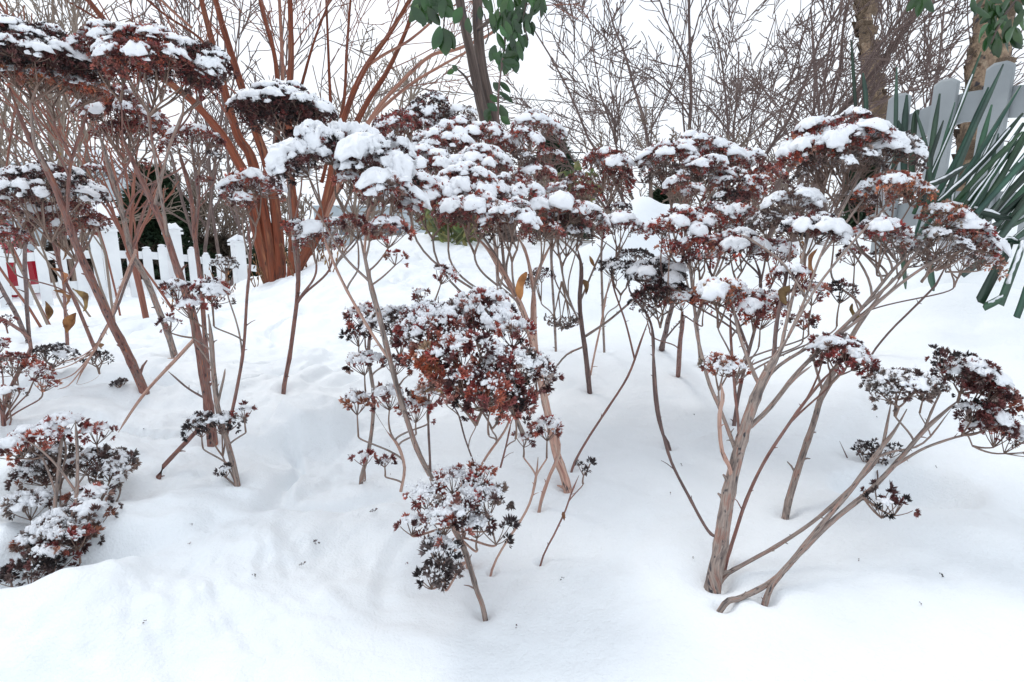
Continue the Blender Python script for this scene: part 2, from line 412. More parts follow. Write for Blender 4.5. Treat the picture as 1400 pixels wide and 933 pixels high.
# ------------------------------------------------------------------ dried floret clusters
def petal(L, W, curl, base_r, ang, tilt, fine):
    """one pointed husk; returns verts, tris in the floret frame (z = out along the floret)"""
    ca, sa = math.cos(ang), math.sin(ang)
    def pt(t, side):
        bend = tilt + curl * t
        rad = base_r + L * t * math.sin(bend); z = L * t * math.cos(bend)
        x = rad * ca - side * sa; y = rad * sa + side * ca
        return (x, y, z)
    if fine:
        V = [pt(0, 0), pt(.45, -W), pt(.45, W), pt(.42, 0), pt(1, 0)]
        c = np.array(V[3]); V[3] = tuple(c * np.array([.72, .72, 1.0]))
        T = [(0, 1, 3), (0, 3, 2), (1, 4, 3), (3, 4, 2)]
    else:
        V = [pt(0, 0), pt(.5, -W), pt(.5, W), pt(1, 0)]
        T = [(0, 1, 3), (0, 3, 2)]
    return V, T
def make_cluster(fine, droop, nfl):
    V = []; T = []; B = []; n = 0
    for k in range(nfl):
        # direction of the floret
        if k == 0: th, ph = 0.1, 0
        else:
            ph = k * 2.4 + random.uniform(-.4, .4); th = random.uniform(.25, 1.1) if fine else random.uniform(.5, 1.35)
        d = Vector((math.sin(th) * math.cos(ph), math.sin(th) * math.sin(ph), math.cos(th)))
        R = d.to_track_quat('Z', 'Y').to_matrix()
        o = d * random.uniform(.35, .85)
        if droop: o.z -= abs(o.x) * .4
        nb = random.choice((4, 5, 5))
        a0 = random.uniform(0, 6.28)
        op = random.uniform(.0, .24) if fine else random.uniform(.05, .38); s = random.uniform(.75, 1.2); br = random.uniform(.7, 1.3)
        for q in range(nb):
            pv, pt_ = petal(s * random.uniform(.75, 1.15), (.16 if fine else .19) * s, random.uniform(-.35, .6), .08, a0 + q * 6.283 / nb, op + random.uniform(-.15, .2), fine)
            for v in pv:
                w_ = R @ Vector(v) + o; V.append(tuple(w_))
            T += [tuple(i + n for i in t) for t in pt_]
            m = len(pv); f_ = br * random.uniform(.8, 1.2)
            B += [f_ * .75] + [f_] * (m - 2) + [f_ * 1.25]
            n += m
    return np.array(V), np.array(T), np.array(B)
CL_FINE = [make_cluster(True, False, 12) for _ in range(8)]
CL_MED = [make_cluster(False, False, 7) for _ in range(8)]
CL_FAR = [make_cluster(False, False, 5) for _ in range(6)]
PAL = {
    'mar': [((.30, .050, .045), 4), ((.42, .095, .06), 3), ((.10, .026, .028), 2), ((.40, .10, .05), 1), ((.27, .17, .14), 1)],
    'red': [((.36, .045, .032), 4), ((.46, .09, .045), 3), ((.19, .03, .03), 2), ((.48, .17, .08), 1)],
    'rust': [((.46, .10, .04), 4), ((.50, .17, .07), 3), ((.26, .055, .035), 2), ((.36, .24, .15), 1)],
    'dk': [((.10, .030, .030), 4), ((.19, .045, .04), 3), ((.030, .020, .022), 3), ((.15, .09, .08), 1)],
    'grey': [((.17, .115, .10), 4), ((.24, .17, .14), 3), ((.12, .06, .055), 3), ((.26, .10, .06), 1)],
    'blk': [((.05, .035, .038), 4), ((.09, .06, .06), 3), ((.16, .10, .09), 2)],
}
def pick_cols(pal, n):
    e = PAL[pal]; wt = np.array([x[1] for x in e], float); wt /= wt.sum()
    idx = rng.choice(len(e), n, p=wt)
    c = np.array([x[0] for x in e])[idx] * rng.uniform(.6, 1.3, (n, 1))
    g_ = rng.uniform(.05, .5, (n, 1)); c = c * (1 - g_) + (c.mean(1, keepdims=True) * 1.15 + .008) * g_
    return c
def frames(N):
    N = N / np.maximum(np.linalg.norm(N, axis=1, keepdims=True), 1e-9)
    ref = rng.normal(size=N.shape)
    U = np.cross(N, ref); U /= np.maximum(np.linalg.norm(U, axis=1, keepdims=True), 1e-9)
    W = np.cross(N, U)
    return np.stack([U, W, N], 2)          # columns
def add_clusters(mb, Pn, N, size, pal, lib, mat=0):
    n = len(Pn)
    if n == 0: return
    Fm = frames(N); sz = np.asarray(size) * rng.uniform(.7, 1.3, n); cols = pick_cols(pal, n)
    which = rng.integers(0, len(lib), n)
    for k in range(len(lib)):
        s = np.where(which == k)[0]
        if len(s) == 0: continue
        V0, T0, B0 = lib[k]
        V = np.einsum('nij,vj->nvi', Fm[s], V0) * sz[s, None, None] + Pn[s][:, None, :]
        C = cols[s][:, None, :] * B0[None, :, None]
        T = (T0[None] + (np.arange(len(s)) * len(V0))[:, None, None]).reshape(-1, 3)
        mb.add(V.reshape(-1, 3), T, mat, C.reshape(-1, 3), smooth=False)

def snow_blob(mb, C, rad, hd, th, segs=18, rings=5, N=None, lump=.28):
    C = np.asarray(C, float)
    s = random.random() * 100
    an = np.arange(segs) / segs * 2 * math.pi
    X = np.stack([np.cos(an) * 1.3 + s, np.sin(an) * 1.3, an * 0], 1)
    rr = rad * (1 + .38 * vnoise(X, 1) + .26 * vnoise(X * 2.7, 2) + .12 * vnoise(X * 6, 3))
    rr = np.maximum(rr, rad * .45)
    V = []; 
    rho = np.sin(np.linspace(0, math.pi / 2, rings + 1)[1:])
    V.append([[0, 0, hd + th]])
    for q in rho:
        x = rr * q * np.cos(an); y = rr * q * np.sin(an)
        base = hd * (1 - (q * rr / rad) ** 2 * .8)
        z = base + th * (1 - q ** 3.2) ** .5 * (1 if q < .999 else 1)
        V.append(np.stack([x, y, z], 1))
    x = rr * .84 * np.cos(an); y = rr * .84 * np.sin(an)
    V.append(np.stack([x, y, hd * (1 - (.84 * rr / rad) ** 2 * .8) - th * .22], 1))
    V.append([[0, 0, hd * .6]])
    V = np.vstack(V)
    # lumpy surface
    q = V / rad
    nrm = V - np.array([0, 0, hd - rad * .3]); nrm /= np.maximum(np.linalg.norm(nrm, axis=1, keepdims=True), 1e-9)
    dn = lump * th * fbm(q * 2.6 + s, 3, 7, .6) + .0012 * vnoise((V + C) * 420, 8)
    V = V + nrm * dn[:, None]
    if N is not None:
        z = np.asarray(N, float); z = z / np.linalg.norm(z)
        x_ = np.cross([0, 1, 0.01], z); x_ /= np.linalg.norm(x_); y_ = np.cross(z, x_)
        V = V @ np.stack([x_, y_, z])
    V = V + C
    T = []
    K = rings + 1
    j = np.arange(segs); k = (j + 1) % segs
    T.append(np.stack([np.zeros(segs, int), 1 + j, 1 + k], 1))
    for r_ in range(K - 1):
        a = 1 + r_ * segs
        T.append(np.stack([a + j, a + segs + j, a + segs + k], 1)); T.append(np.stack([a + j, a + segs + k, a + k], 1))
    a = 1 + (K - 1) * segs
    T.append(np.stack([a + j, np.full(segs, a + segs), a + k], 1))
    mb.add(V, np.vstack(T), 0, smooth=True)
OCT_V = np.array([[1, 0, 0], [-1, 0, 0], [0, 1, 0], [0, -1, 0], [0, 0, 1], [0, 0, -1]], float)
OCT_T = np.array([[0, 2, 4], [2, 1, 4], [1, 3, 4], [3, 0, 4], [2, 0, 5], [1, 2, 5], [3, 1, 5], [0, 3, 5]])
def crumbs(mb, Pn, smin, smax):
    n = len(Pn)
    if n == 0: return
    s = rng.uniform(smin, smax, (n, 1, 1)) * rng.uniform(.6, 1.3, (n, 6, 1))
    Fm = frames(rng.normal(size=(n, 3)))
    V = np.einsum('nij,vj->nvi', Fm, OCT_V) * s + Pn[:, None, :]
    T = (OCT_T[None] + (np.arange(n) * 6)[:, None, None]).reshape(-1, 3)
    mb.add(V.reshape(-1, 3), T, 0, smooth=True)

def bez(a, b, c, n):
    t = np.linspace(0, 1, n)[:, None]; return (1 - t) ** 2 * a + 2 * t * (1 - t) * b + t * t * c

BASES = []
class Plant:
    def __init__(s, label, base_px, name='sedum_plant', group='dried flower stalks standing in the snow', mat=None, cat='dried plant', d=None):
        s.d = d or G(*base_px)
        loc = P(base_px[0], base_px[1], s.d)
        s.loc = loc
        s.root = thing(name, label, cat, loc, group)
        bpy.context.view_layer.update()
        s.stems = []; s.mat = mat or M_GREYSTEM
    def stem(s, pts, w0, w1, d1=None, d0=None, mat=None, ground=True, stubs=None, name='stem'):
        if d0 is None: d0 = G(*pts[0]) if ground else s.d
        if d1 is None: d1 = d0
        Q = np.array(pts, float)
        al = np.concatenate([[0], np.cumsum(np.linalg.norm(np.diff(Q, axis=0), axis=1))]); al /= al[-1]
        W3 = np.array([P(q[0], q[1], d0 + (d1 - d0) * t) for q, t in zip(Q, al)])
        snapr = None
        if not ground and s.stems:
            best = None
            for (C_, r_) in s.stems:
                rel = C_ - np.array([0, 0, CAMZ]); dp = rel[:, 1] * CP - rel[:, 2] * SP_
                up_ = rel[:, 1] * SP_ + rel[:, 2] * CP
                X_ = 700 + F * rel[:, 0] / np.maximum(dp, .05); Y_ = 466.5 - F * up_ / np.maximum(dp, .05)
                q_ = np.hypot(X_ - Q[0][0], Y_ - Q[0][1]); i_ = int(np.argmin(q_))
                if best is None or q_[i_] < best[0]: best = (q_[i_], C_[i_], r_[i_], dp[i_])
            if best[0] < 24:
                dsh = best[3] - d0
                W3 = np.array([P(q[0], q[1], d0 + (d1 - d0) * t + dsh * (1 - t)) for q, t in zip(Q, al)])
                W3[0] = best[1]; snapr = best[2]
        if ground:
            dirn = W3[0] - W3[1]; dirn = dirn / np.linalg.norm(dirn)
            W3 = np.vstack([W3[0] + dirn * .02 + np.array([0, 0, -.03]), W3])
            BASES.append((W3[1][0], W3[1][1], w0 / 2 * d0 / F))
        n = max(10, int(np.linalg.norm(Q[-1] - Q[0]) / 9))
        C = catmull(W3, n)
        L = np.linalg.norm(W3[-1] - W3[0])
        r = np.linspace(w0 / 2 * d0 / F, w1 / 2 * d1 / F, n)
        if snapr: r = np.minimum(r, max(snapr * 1.1, r[-1]))
        k = random.random() * 9
        t = np.linspace(0, 1, n)
        wv = min(.0022, .3 * r.mean()); C[:, 0] += wv * np.sin(t * L * 38 + k) * t; C[:, 1] += wv * np.cos(t * L * 31 + k) * t
        r = r * (.74 - .56 * np.clip((t - .84) / .16, 0, 1) + .25 * np.clip(1 - t / .04, 0, 1) * (1 if ground else 0))
        nodes = 1 + .16 * np.maximum(0, np.sin(t * L * 130 + k)) ** 6
        mb = MB()
        tube(mb, C, r * nodes, 12 if w0 > 9 else 8, 0, wob=.05)
        ns = stubs if stubs is not None else int(L * 22)
        for _ in range(ns):
            i = random.randrange(2, n - 2); a = random.uniform(0, 6.28)
            t_ = C[i + 1] - C[i]; t_ /= np.linalg.norm(t_)
            u = np.cross(t_, [math.cos(a), math.sin(a), .3]); u /= np.linalg.norm(u)
            ln = r[i] * random.uniform(.5, 1.1) + random.uniform(.001, .004)
            if random.random() < .12: ln += random.uniform(.004, .014)
            b_ = C[i] + u * r[i] * .6; e_ = b_ + u * ln + t_ * ln * .7
            tube(mb, [b_, (b_ + e_) / 2 + t_ * ln * .1, e_], [r[i] * .42, r[i] * .3, r[i] * .16], 5)
        o = mb.build(name, mat or s.mat, s.root)
        s.stems.append((C, r))
        return o
    def nearest(s, p, need):
        best = None
        for (C, r) in s.stems:
            dz = p[2] - C[:, 2]
            dd = np.linalg.norm(C - p, axis=1)
            hd_ = np.hypot(C[:, 0] - p[0], C[:, 1] - p[1]); nd_ = need + (.3 if p[2] < CAMZ - .08 else .8) * hd_
            cost = dd + np.where(dz < nd_, 4 * (nd_ - dz), 0)
            i = int(np.argmin(cost))
            if best is None or cost[i] < best[0]: best = (cost[i], C[i], r[i], C[max(i - 1, 0)])
        return best
    def head(s, cx, cy, W, H, d=None, snow=.7, pal='mar', tilt=0, rs=None, fs=None, cap=False, crumb=0, link=True, dens=1.0, neck=None, inv=False, stalkmat=None, zup=.35, label=None, lay=1.0, th=1.0):
        d = d or s.d
        R = W / 2 * d / F * .93; Hm = H * d / F
        c0 = P(cx, cy, d); view = c0 - np.array([0, 0, CAMZ]); sin_e = -view[2] / np.linalg.norm(view)
        fore = 2 * R * abs(sin_e)
        ky = 1.0
        if fore > .85 * Hm: ky = max(.45, .85 * Hm / fore); fore *= ky
        hD = float(np.clip(Hm - .75 * fore - .008, .14 * R, 1.15 * R))
        if d < .72 and sin_e > .12: hD = min(hD, .62 * R)
        tl = math.radians(tilt)
        A = np.array([math.sin(tl), 0, math.cos(tl)])
        e1 = np.array([math.cos(tl), 0, -math.sin(tl)]); e2 = np.array([0, 1.0, 0])
        C = c0 - A * hD * .5
        sg = -1 if inv else 1
        fs = (fs or .0058) * .70
        rs_ = rs or min(max(.021, R * .26), R * .9)
        near = d < .72
        lib = CL_FINE if near else (CL_MED if d < 1.15 else CL_FAR)
        # sub umbels
        pts = []
        if R < rs_ * 1.25: pts = [(0, 0)]
        else:
            for _ in range(900):
                a = random.uniform(0, 6.283); q = math.sqrt(random.random()) * (R - rs_ * .55)
                x, y = q * math.cos(a), q * math.sin(a)
                if all((x - u) ** 2 + (y - v) ** 2 > ((1.28 if d < .56 else 1.1) * rs_) ** 2 for u, v in pts): pts.append((x, y))
        neckp = P(neck[0], neck[1], d) if neck else C - A * (R * .72 + .006) * sg
        gz = tz(neckp[0], neckp[1]) + .004
        if neckp[2] < gz and C[2] > gz: neckp[2] = gz
        mb = MB(); sn = MB()
        ng = max(2, min(6, int(round(len(pts) / 3.2)))); a0 = random.random() * 6
        gang = [a0 + k * 6.2832 / ng + random.uniform(-.25, .25) for k in range(ng)]
        gnode = []
        for ga in gang:
            tgt = C + (e1 * math.cos(ga) + e2 * math.sin(ga) * ky) * R * .55 - A * sg * R * .1
            nd = neckp + (tgt - neckp) * random.uniform(.35, .6); gnode.append(nd)
            if len(pts) > 3:
                rb_ = .0014 if near else .0015 * min(1.3, max(1, d))
                tube(mb, bez(neckp, neckp + (nd - neckp) * .5 - (e1 * math.cos(ga)) * R * .03, nd, 6), [rb_ * 1.2, rb_ * .9], 6, 1, cap=False)
        stalks = 0
        allP = []
        for (x, y) in pts:
            q = math.hypot(x, y) / R
            rr = rs_ * random.uniform(.82, 1.18)
            z = hD * (1 - q * q) + random.uniform(-.22, .2) * rr - rr * .25
            c = C + e1 * x + e2 * y * ky + A * z * sg
            nrm = A * 1.0 + (e1 * x + e2 * y) * (2 * hD / (R * R)) * .8 
            nrm = nrm / np.linalg.norm(nrm) * 1.0
            if inv: nrm = -A + (e1 * x + e2 * y) * .5 / R; nrm /= np.linalg.norm(nrm)
            ncl = max(5, int((rr / (fs * 1.18)) ** 2 * .95 * dens))
            i = np.arange(ncl) + .5
            rad = np.sqrt(i / ncl); az = i * 2.39996 + random.random() * 6
            sd_h = rr * (.42 if near else .5)
            U = np.cross(nrm, [0, 1, .02]); U /= np.linalg.norm(U); Wv = np.cross(nrm, U)
            jit = rng.normal(0, fs * .28, (ncl, 3))
            PP = c + (rad * np.cos(az) * rr)[:, None] * U + (rad * np.sin(az) * rr * (ky * .3 + .7))[:, None] * Wv + (sd_h * (1 - rad ** 2))[:, None] * nrm + jit
            NN = nrm + (rad * np.cos(az) * .9)[:, None] * U + (rad * np.sin(az) * .9)[:, None] * Wv + rng.normal(0, .3, (ncl, 3))
            if near: NN = NN + np.array([0, 0, -1.0]) * (rad[:, None] ** 2) * 1.0
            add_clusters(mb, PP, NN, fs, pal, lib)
            # lower layer of husks
            n2 = int(ncl * .45 * lay)
            if n2:
                s2 = rng.integers(0, ncl, n2)
                P2 = PP[s2] - nrm * rng.uniform(.5, 1.5 * max(1, lay), (n2, 1)) * fs * 1.3 + rng.normal(0, fs * .5, (n2, 3))
                add_clusters(mb, P2, NN[s2] * .5 + rng.normal(0, .7, (n2, 3)), fs * .85, pal, lib)
            allP.append(PP)
            # stalks
            sb = c - nrm * rr * (.75)
            rb = .0010 if near else .00115 * min(1.3, max(1, d))
            gk = min(range(len(gang)), key=lambda g_: abs((math.atan2(y, x) - gang[g_] + math.pi) % 6.2832 - math.pi)) if len(pts) > 3 else -1
            hub = gnode[gk] if gk >= 0 else neckp
            mid = hub + (sb - hub) * .5 - A * sg * np.linalg.norm(sb - hub) * .10 + rng.normal(0, rr * .06, 3)
            tube(mb, bez(hub, mid, sb, 6), [rb * 1.15, rb * .75], 5, 1, cap=False)
            nt_ = min(ncl, 9 if d < 1 else 6)
            for k in rng.choice(ncl, nt_, replace=False):
                m_ = (sb + PP[k]) / 2 + (PP[k] - sb - nrm * np.dot(PP[k] - sb, nrm)) * .18
                tube(mb, bez(sb, m_, PP[k], 4), [rb * .6, rb * .38], 3, 1, cap=False)
            # snow
            if snow > 0 and random.random() < .25 + snow * 1.0:
                up = np.array([0, 0, 1.0])
                top = c + (nrm if not inv else -nrm * .2) * sd_h * .62
                cr_ = rr * random.uniform(.66, 1.0) * (.50 + .34 * snow) * (1.15 if cap else 1)
                thk = rr * (.085 + .155 * snow) * (1.3 if cap else 1) * th
                nn = nrm * .6 + up * .5
                sg_ = 30 if near else (22 if d < 1 else 14)
                if crumb < 3: snow_blob(sn, top, cr_, rr * .20, thk, sg_, 7 if near else 5, nn, .36)
                nsat = (22 if crumb >= 3 else 13) if near else 8
                for q_ in range(nsat):
                    a = q_ * 2.4 + random.uniform(-.4, .4); k_ = (random.random() ** .5) * 1.12 * cr_
                    off = U * math.cos(a) * k_ + Wv * math.sin(a) * k_
                    rs2 = cr_ * (random.uniform(.14, .36) if crumb >= 3 else random.uniform(.13, .42))
                    cc = c + off + nrm * (sd_h * (1 - (k_ / rr) ** 2) + fs * .35)
                    snow_blob(sn, cc, rs2, rs2 * .2, thk * random.uniform(.5, 1.0) * (.8 if crumb >= 3 else .75), max(9, sg_ // 2), 4, nn, .5)
        allP = np.vstack(allP)
        if crumb:
            n = int(len(allP) * crumb * 2.6)
            s2 = rng.integers(0, len(allP), n)
            keep = fbm(allP[s2] * 38 + 5, 2, 77) > .0
            Q = allP[s2][keep]
            Q = Q + rng.normal(0, fs * .7, Q.shape) + np.array([0, 0, fs * .8])
            crumbs(sn, Q, .0005, .0017)
        # stalk from the plant's stem up to the neck
        if link and s.stems:
            b = s.nearest(neckp, R * .3 + .004)
            if b:
                p0 = b[1]; D = np.linalg.norm(neckp - p0)
                if D > .004:
                    t_ = (p0 - b[3]); t_ = t_ / max(np.linalg.norm(t_), 1e-6)
                    m1 = p0 + t_ * D * .15 + (neckp - p0) * .22; m2 = neckp - A * D * (.33 if neckp[2] > CAMZ - .08 else .10)
                    r0 = min(b[2] * .75, (.0022 if neckp[2] > CAMZ - .08 else .0014) * max(.8, d))
                    tt = np.linspace(0, 1, 14)[:, None]
                    tube(mb, (1 - tt) ** 3 * p0 + 3 * tt * (1 - tt) ** 2 * m1 + 3 * tt * tt * (1 - tt) * m2 + tt ** 3 * neckp, [r0, r0 * .8], 7, 2, wob=.05)
        hd = mb.build('flower_head', [M_FLORET, stalkmat or M_TWIG, s.mat], s.root)
        if label: hd['label'] = label
        if sn.V: sn.build('snow_cap', M_SNOW, hd)
        return hd
    def leaf(s, px, py, L, wpx, ang, d=None, mat=None, curl=1.0):
        d = d or s.d
        mb = MB(); leaf_mesh(mb, P(px, py, d), L * .8 * d / F, wpx * .62 * d / F, ang, curl * 1.6, fold=.9)
        return mb.build('dry_leaf', mat or M_DRYLEAF, s.root)
def leaf_mesh(mb, p, L, W, ang, curl=1.0, yaw=None, mat=0, fold=.35, droop=0.4, smooth=True):
    """leaf starting at p pointing along image angle ang (deg, 0 = right, -90 = down)"""
    a = math.radians(ang); yaw = random.uniform(-1, 1) if yaw is None else yaw
    t_ = np.array([math.cos(a) * math.cos(yaw * .5), math.sin(yaw * .5), math.sin(a)]); t_ /= np.linalg.norm(t_)
    sd_ = np.cross(t_, [math.sin(yaw), math.cos(yaw), .2]); sd_ /= np.linalg.norm(sd_); nn = np.cross(sd_, t_)
    n = 8; V = []; 
    for i in range(n + 1):
        t = i / n; wd = W / 2 * math.sin(math.pi * min(1, t * .97 + .02)) ** .8
        c = p + t_ * L * t + nn * L * .18 * curl * math.sin(t * 2.6) + np.array([0, 0, -1]) * droop * L * t * t * .3
        rip = .12 * W * curl * math.sin(t * 9 + ang)
        V += [c - sd_ * wd + nn * (fold * wd + rip), c, c + sd_ * wd + nn * (fold * wd - rip)]
    T = []
    for i in range(n):
        a_ = i * 3
        for k in (0, 1): T += [(a_ + k, a_ + k + 1, a_ + k + 4), (a_ + k, a_ + k + 4, a_ + k + 3)]
    g_ = random.uniform(.55, 1.5); mb.add(V, T, mat, (g_ * random.uniform(.8, 1.25), g_, g_ * random.uniform(.7, 1.1)), smooth=smooth)

# =================================================================== the dried flower plants
# ---- left side
p = Plant('tall leaning stalk with rough orange brown base at far left, under the darkest overhanging heads', (195, 530), mat=M_REDSTEM)
p.stem([(195, 530), (172, 478), (148, 435), (118, 365), (92, 300), (66, 240), (38, 180), (12, 120)], 17, 9, d1=.84)
p.stem([(66, 240), (48, 200), (44, 165), (42, 120)], 7, 4, d0=.9, d1=.82, ground=False, mat=M_GREYSTEM)
p.stem([(92, 300), (96, 230), (112, 175), (118, 150)], 6, 4, d0=.94, d1=.86, ground=False)
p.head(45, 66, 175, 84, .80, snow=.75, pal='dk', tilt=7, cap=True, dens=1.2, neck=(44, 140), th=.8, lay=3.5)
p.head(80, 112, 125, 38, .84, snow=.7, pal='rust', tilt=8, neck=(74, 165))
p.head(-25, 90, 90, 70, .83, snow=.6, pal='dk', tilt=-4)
p.leaf(62, 198, 26, 14, -95, .9, curl=1.4)
p = Plant('stalk with two crossing stems under the low flat snow-laid head by the left edge', (40, 470), mat=M_DARKSTEM)
p.stem([(40, 470), (36, 400), (34, 340), (44, 300), (60, 275)], 8, 5, d1=1.12)
p.stem([(40, 470), (22, 430), (2, 395), (-20, 350)], 9, 6, d1=1.2)
p.head(62, 252, 150, 58, 1.1, snow=.6, pal='dk', tilt=3, cap=True)
p.head(20, 285, 100, 40, 1.15, snow=.45, pal='mar')
p = Plant('thin dark stalk topped by a wide dark clustered head just above the left white pickets', (92, 472), mat=M_REDSTEM)
p.stem([(92, 472), (88, 400), (80, 340), (84, 305)], 7, 4, d1=1.2)
p.stem([(88, 400), (110, 350), (128, 320)], 4, 3, d0=1.27, d1=1.2, ground=False)
p.head(95, 298, 110, 42, 1.2, snow=.45, pal='mar')
p.head(128, 238, 36, 26, 1.18, snow=.8, pal='mar')
p.leaf(98, 395, 38, 20, -80, 1.2); p.leaf(104, 428, 34, 22, -110, 1.2)
for q in ((52, 360), (50, 395), (54, 425), (44, 440)): p.leaf(q[0] + 18, q[1] - 28, 30, 14, -88, 1.25, curl=1.5)
p = Plant('reddish slanting stalk whose foot stands beside the pale forked twig, left foreground', (150, 545), mat=M_REDSTEM)
p.stem([(130, 478), (108, 425), (88, 380), (72, 330), (52, 270), (20, 215)], 7, 5, d1=1.05)
p.stem([(132, 474), (160, 420), (178, 372), (186, 340)], 5, 4, d1=1.15, mat=M_DARKSTEM)
p.head(12, 330, 60, 40, 1.1, snow=.5, pal='mar')
p = Plant('second tall leaning stalk, grey foot just right of the orange brown one', (238, 485), mat=M_GREYSTEM)
p.stem([(238, 485), (226, 445), (212, 412), (196, 375), (181, 345), (168, 300), (158, 255), (142, 205), (128, 165)], 12, 7, d1=1.0)
p.stem([(181, 345), (196, 290), (214, 250), (222, 225)], 6, 3, d0=1.2, d1=1.1, ground=False, mat=M_REDSTEM)
p.stem([(168, 300), (190, 262), (240, 235), (262, 215)], 4, 3, d0=1.15, d1=1.05, ground=False, mat=M_REDSTEM)
p.stem([(158, 255), (180, 215), (190, 190)], 5, 3, d0=1.1, d1=1.02, ground=False, mat=M_REDSTEM)
p.head(165, 152, 118, 62, 1.0, snow=.65, pal='mar', tilt=4)
p.head(182, 178, 95, 36, 1.05, snow=.45, pal='mar')
p.head(196, 230, 26, 18, 1.08, snow=0, pal='mar')
p.head(120, 120, 70, 36, 1.0, snow=.5, pal='grey', tilt=12)
p = Plant('reddish thick stalk in the left clump carrying the broad black-bellied head with a white top', (290, 600), mat=M_REDSTEM)
p.stem([(290, 602), (285, 550), (276, 500), (262, 430), (250, 385), (230, 330), (208, 280), (185, 225), (162, 175)], 19, 8, d1=.86)
p.stem([(230, 330), (214, 230), (205, 170), (200, 130)], 6, 4, d0=.87, d1=.8, ground=False, mat=M_GREYSTEM)
p.stem([(208, 280), (232, 200), (250, 150)], 6, 4, d0=.87, d1=.8, ground=False, mat=M_GREYSTEM)
p.stem([(262, 468), (242, 490), (205, 530), (178, 565), (160, 592)], 7, 4, d0=.86, d1=.76, ground=False, mat=M_PINKSTEM)
p.stem([(283, 548), (255, 530), (230, 508)], 4, 3, d0=.85, d1=.9, ground=False, mat=M_DARKSTEM)
p.head(150, 62, 110, 70, .82, snow=.75, pal='mar', tilt=-4, neck=(165, 140), cap=True, lay=3.5)
p.head(212, 76, 150, 92, .80, snow=.8, pal='mar', tilt=3, cap=True, dens=1.2, neck=(205, 158), th=.8, lay=3.5)
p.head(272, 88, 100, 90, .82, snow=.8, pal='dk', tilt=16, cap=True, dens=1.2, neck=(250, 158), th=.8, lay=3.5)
p.head(302, 110, 50, 50, .84, snow=.3, pal='dk', tilt=25, neck=(262, 150))
p = Plant('slim straight brown stalk ending in a small flat snowy head right of the black-bellied one', (276, 480), mat=M_REDSTEM)
p.stem([(285, 520), (275, 400), (268, 330), (262, 280), (250, 225), (246, 205)], 9, 6, d1=.98)
p.stem([(268, 330), (272, 280), (274, 262)], 4, 3, d0=1.05, d1=1.0, ground=False)
p.head(268, 190, 86, 40, .97, snow=.6, pal='mar', tilt=2)
p.head(293, 218, 24, 26, .97, snow=.7, pal='blk')
p.head(280, 252, 26, 16, 1.0, snow=0, pal='mar', rs=.012)
p = Plant('forked grey brown stalk with a scruffy dark head low at its snowy foot', (322, 655), mat=M_GREYSTEM)
p.stem([(323, 656), (312, 610), (300, 565), (294, 520), (288, 470), (283, 430)], 11, 8, d1=.72)
p.stem([(308, 598), (322, 540), (334, 470), (338, 400), (342, 340), (338, 300)], 6, 5, d0=.71, d1=.88, ground=False, mat=M_REDSTEM)
p.stem([(300, 555), (305, 520), (308, 504)], 5, 3, d0=.71, d1=.71, ground=False)
p.head(242, 402, 48, 30, .74, snow=.8, pal='mar', cap=True, neck=(280, 450))
p.head(288, 402, 72, 42, .74, snow=.8, pal='mar', cap=True)
p.head(262, 430, 60, 34, .73, snow=.7, pal='mar')
p.head(232, 448, 40, 22, .72, snow=.6, pal='mar', neck=(265, 462))
p.head(345, 256, 78, 52, .88, snow=.95, pal='mar', cap=True)
p.head(330, 285, 52, 30, .86, snow=.9, pal='mar', cap=True)
p.head(300, 580, 84, 50, .70, snow=.75, pal='blk', crumb=3, lay=.5, dens=.8, inv=False)
p.head(275, 590, 36, 34, .70, snow=.5, pal='blk', lay=.4)
p.head(334, 568, 36, 28, .70, snow=.5, pal='mar', lay=.4)
p.head(308, 648, 26, 34, .69, snow=.2, pal='blk', lay=.3, dens=.6)
p.head(308, 370, 40, 42, .90, snow=.8, pal='grey')
p = Plant('short bare slanted stub sticking out of the snow left of the scruffy low head', (218, 646), mat=M_REDSTEM, name='cut_stalk', group='bare stubs in the snow')
p.stem([(219, 647), (238, 622), (262, 596), (280, 575)], 9, 7, d1=.74, stubs=2)
p = Plant('single gently curved thin stalk left of the big white dome, foot in open snow', (388, 533), mat=M_REDSTEM)
p.stem([(388, 533), (396, 490), (402, 440), (407, 390), (409, 355), (404, 335)], 8, 7, d1=.96)
p.head(430, 322, 62, 36, .92, snow=1.0, pal='mar', cap=True)
p.head(405, 325, 48, 40, .94, snow=.5, pal='mar')
p.head(452, 318, 46, 40, .93, snow=.5, pal='mar')
p.head(392, 140, 150, 54, 1.02, snow=.8, pal='dk', cap=True, tilt=5, neck=(396, 205), lay=5)
p.stem([(407, 390), (398, 300), (394, 240), (396, 205)], 5, 4, d0=1.0, d1=1.02, ground=False, mat=M_GREYSTEM)
p.head(410, 190, 60, 24, 1.1, snow=.2, pal='dk')
# low left foreground clump
p = Plant('pale upright pair of stems rising out of the sunken snowy heads at lower left', (92, 700), mat=M_GREYSTEM)
p.stem([(98, 716), (104, 680), (106, 640), (106, 600), (104, 575)], 7, 5, d1=.62)
p.stem([(74, 706), (80, 650), (84, 610), (86, 590)], 7, 5, d1=.64)
p.stem([(104, 668), (80, 640), (55, 615), (32, 600)], 4, 3, d0=.63, d1=.6, ground=False)
p.head(38, 600, 82, 42, .62, snow=.85, pal='red', cap=True, tilt=-8, neck=(58, 625))
p.head(85, 585, 66, 30, .64, snow=.8, pal='red', cap=True)
p.head(130, 592, 46, 30, .66, snow=.6, pal='red')
p.head(75, 625, 96, 46, .67, snow=.6, pal='grey', crumb=4, lay=.6)
p.head(130, 635, 104, 60, .66, snow=.7, pal='grey', crumb=4, lay=.6)
p.head(160, 640, 54, 44, .66, snow=.5, pal='blk', lay=.5, dens=.7)
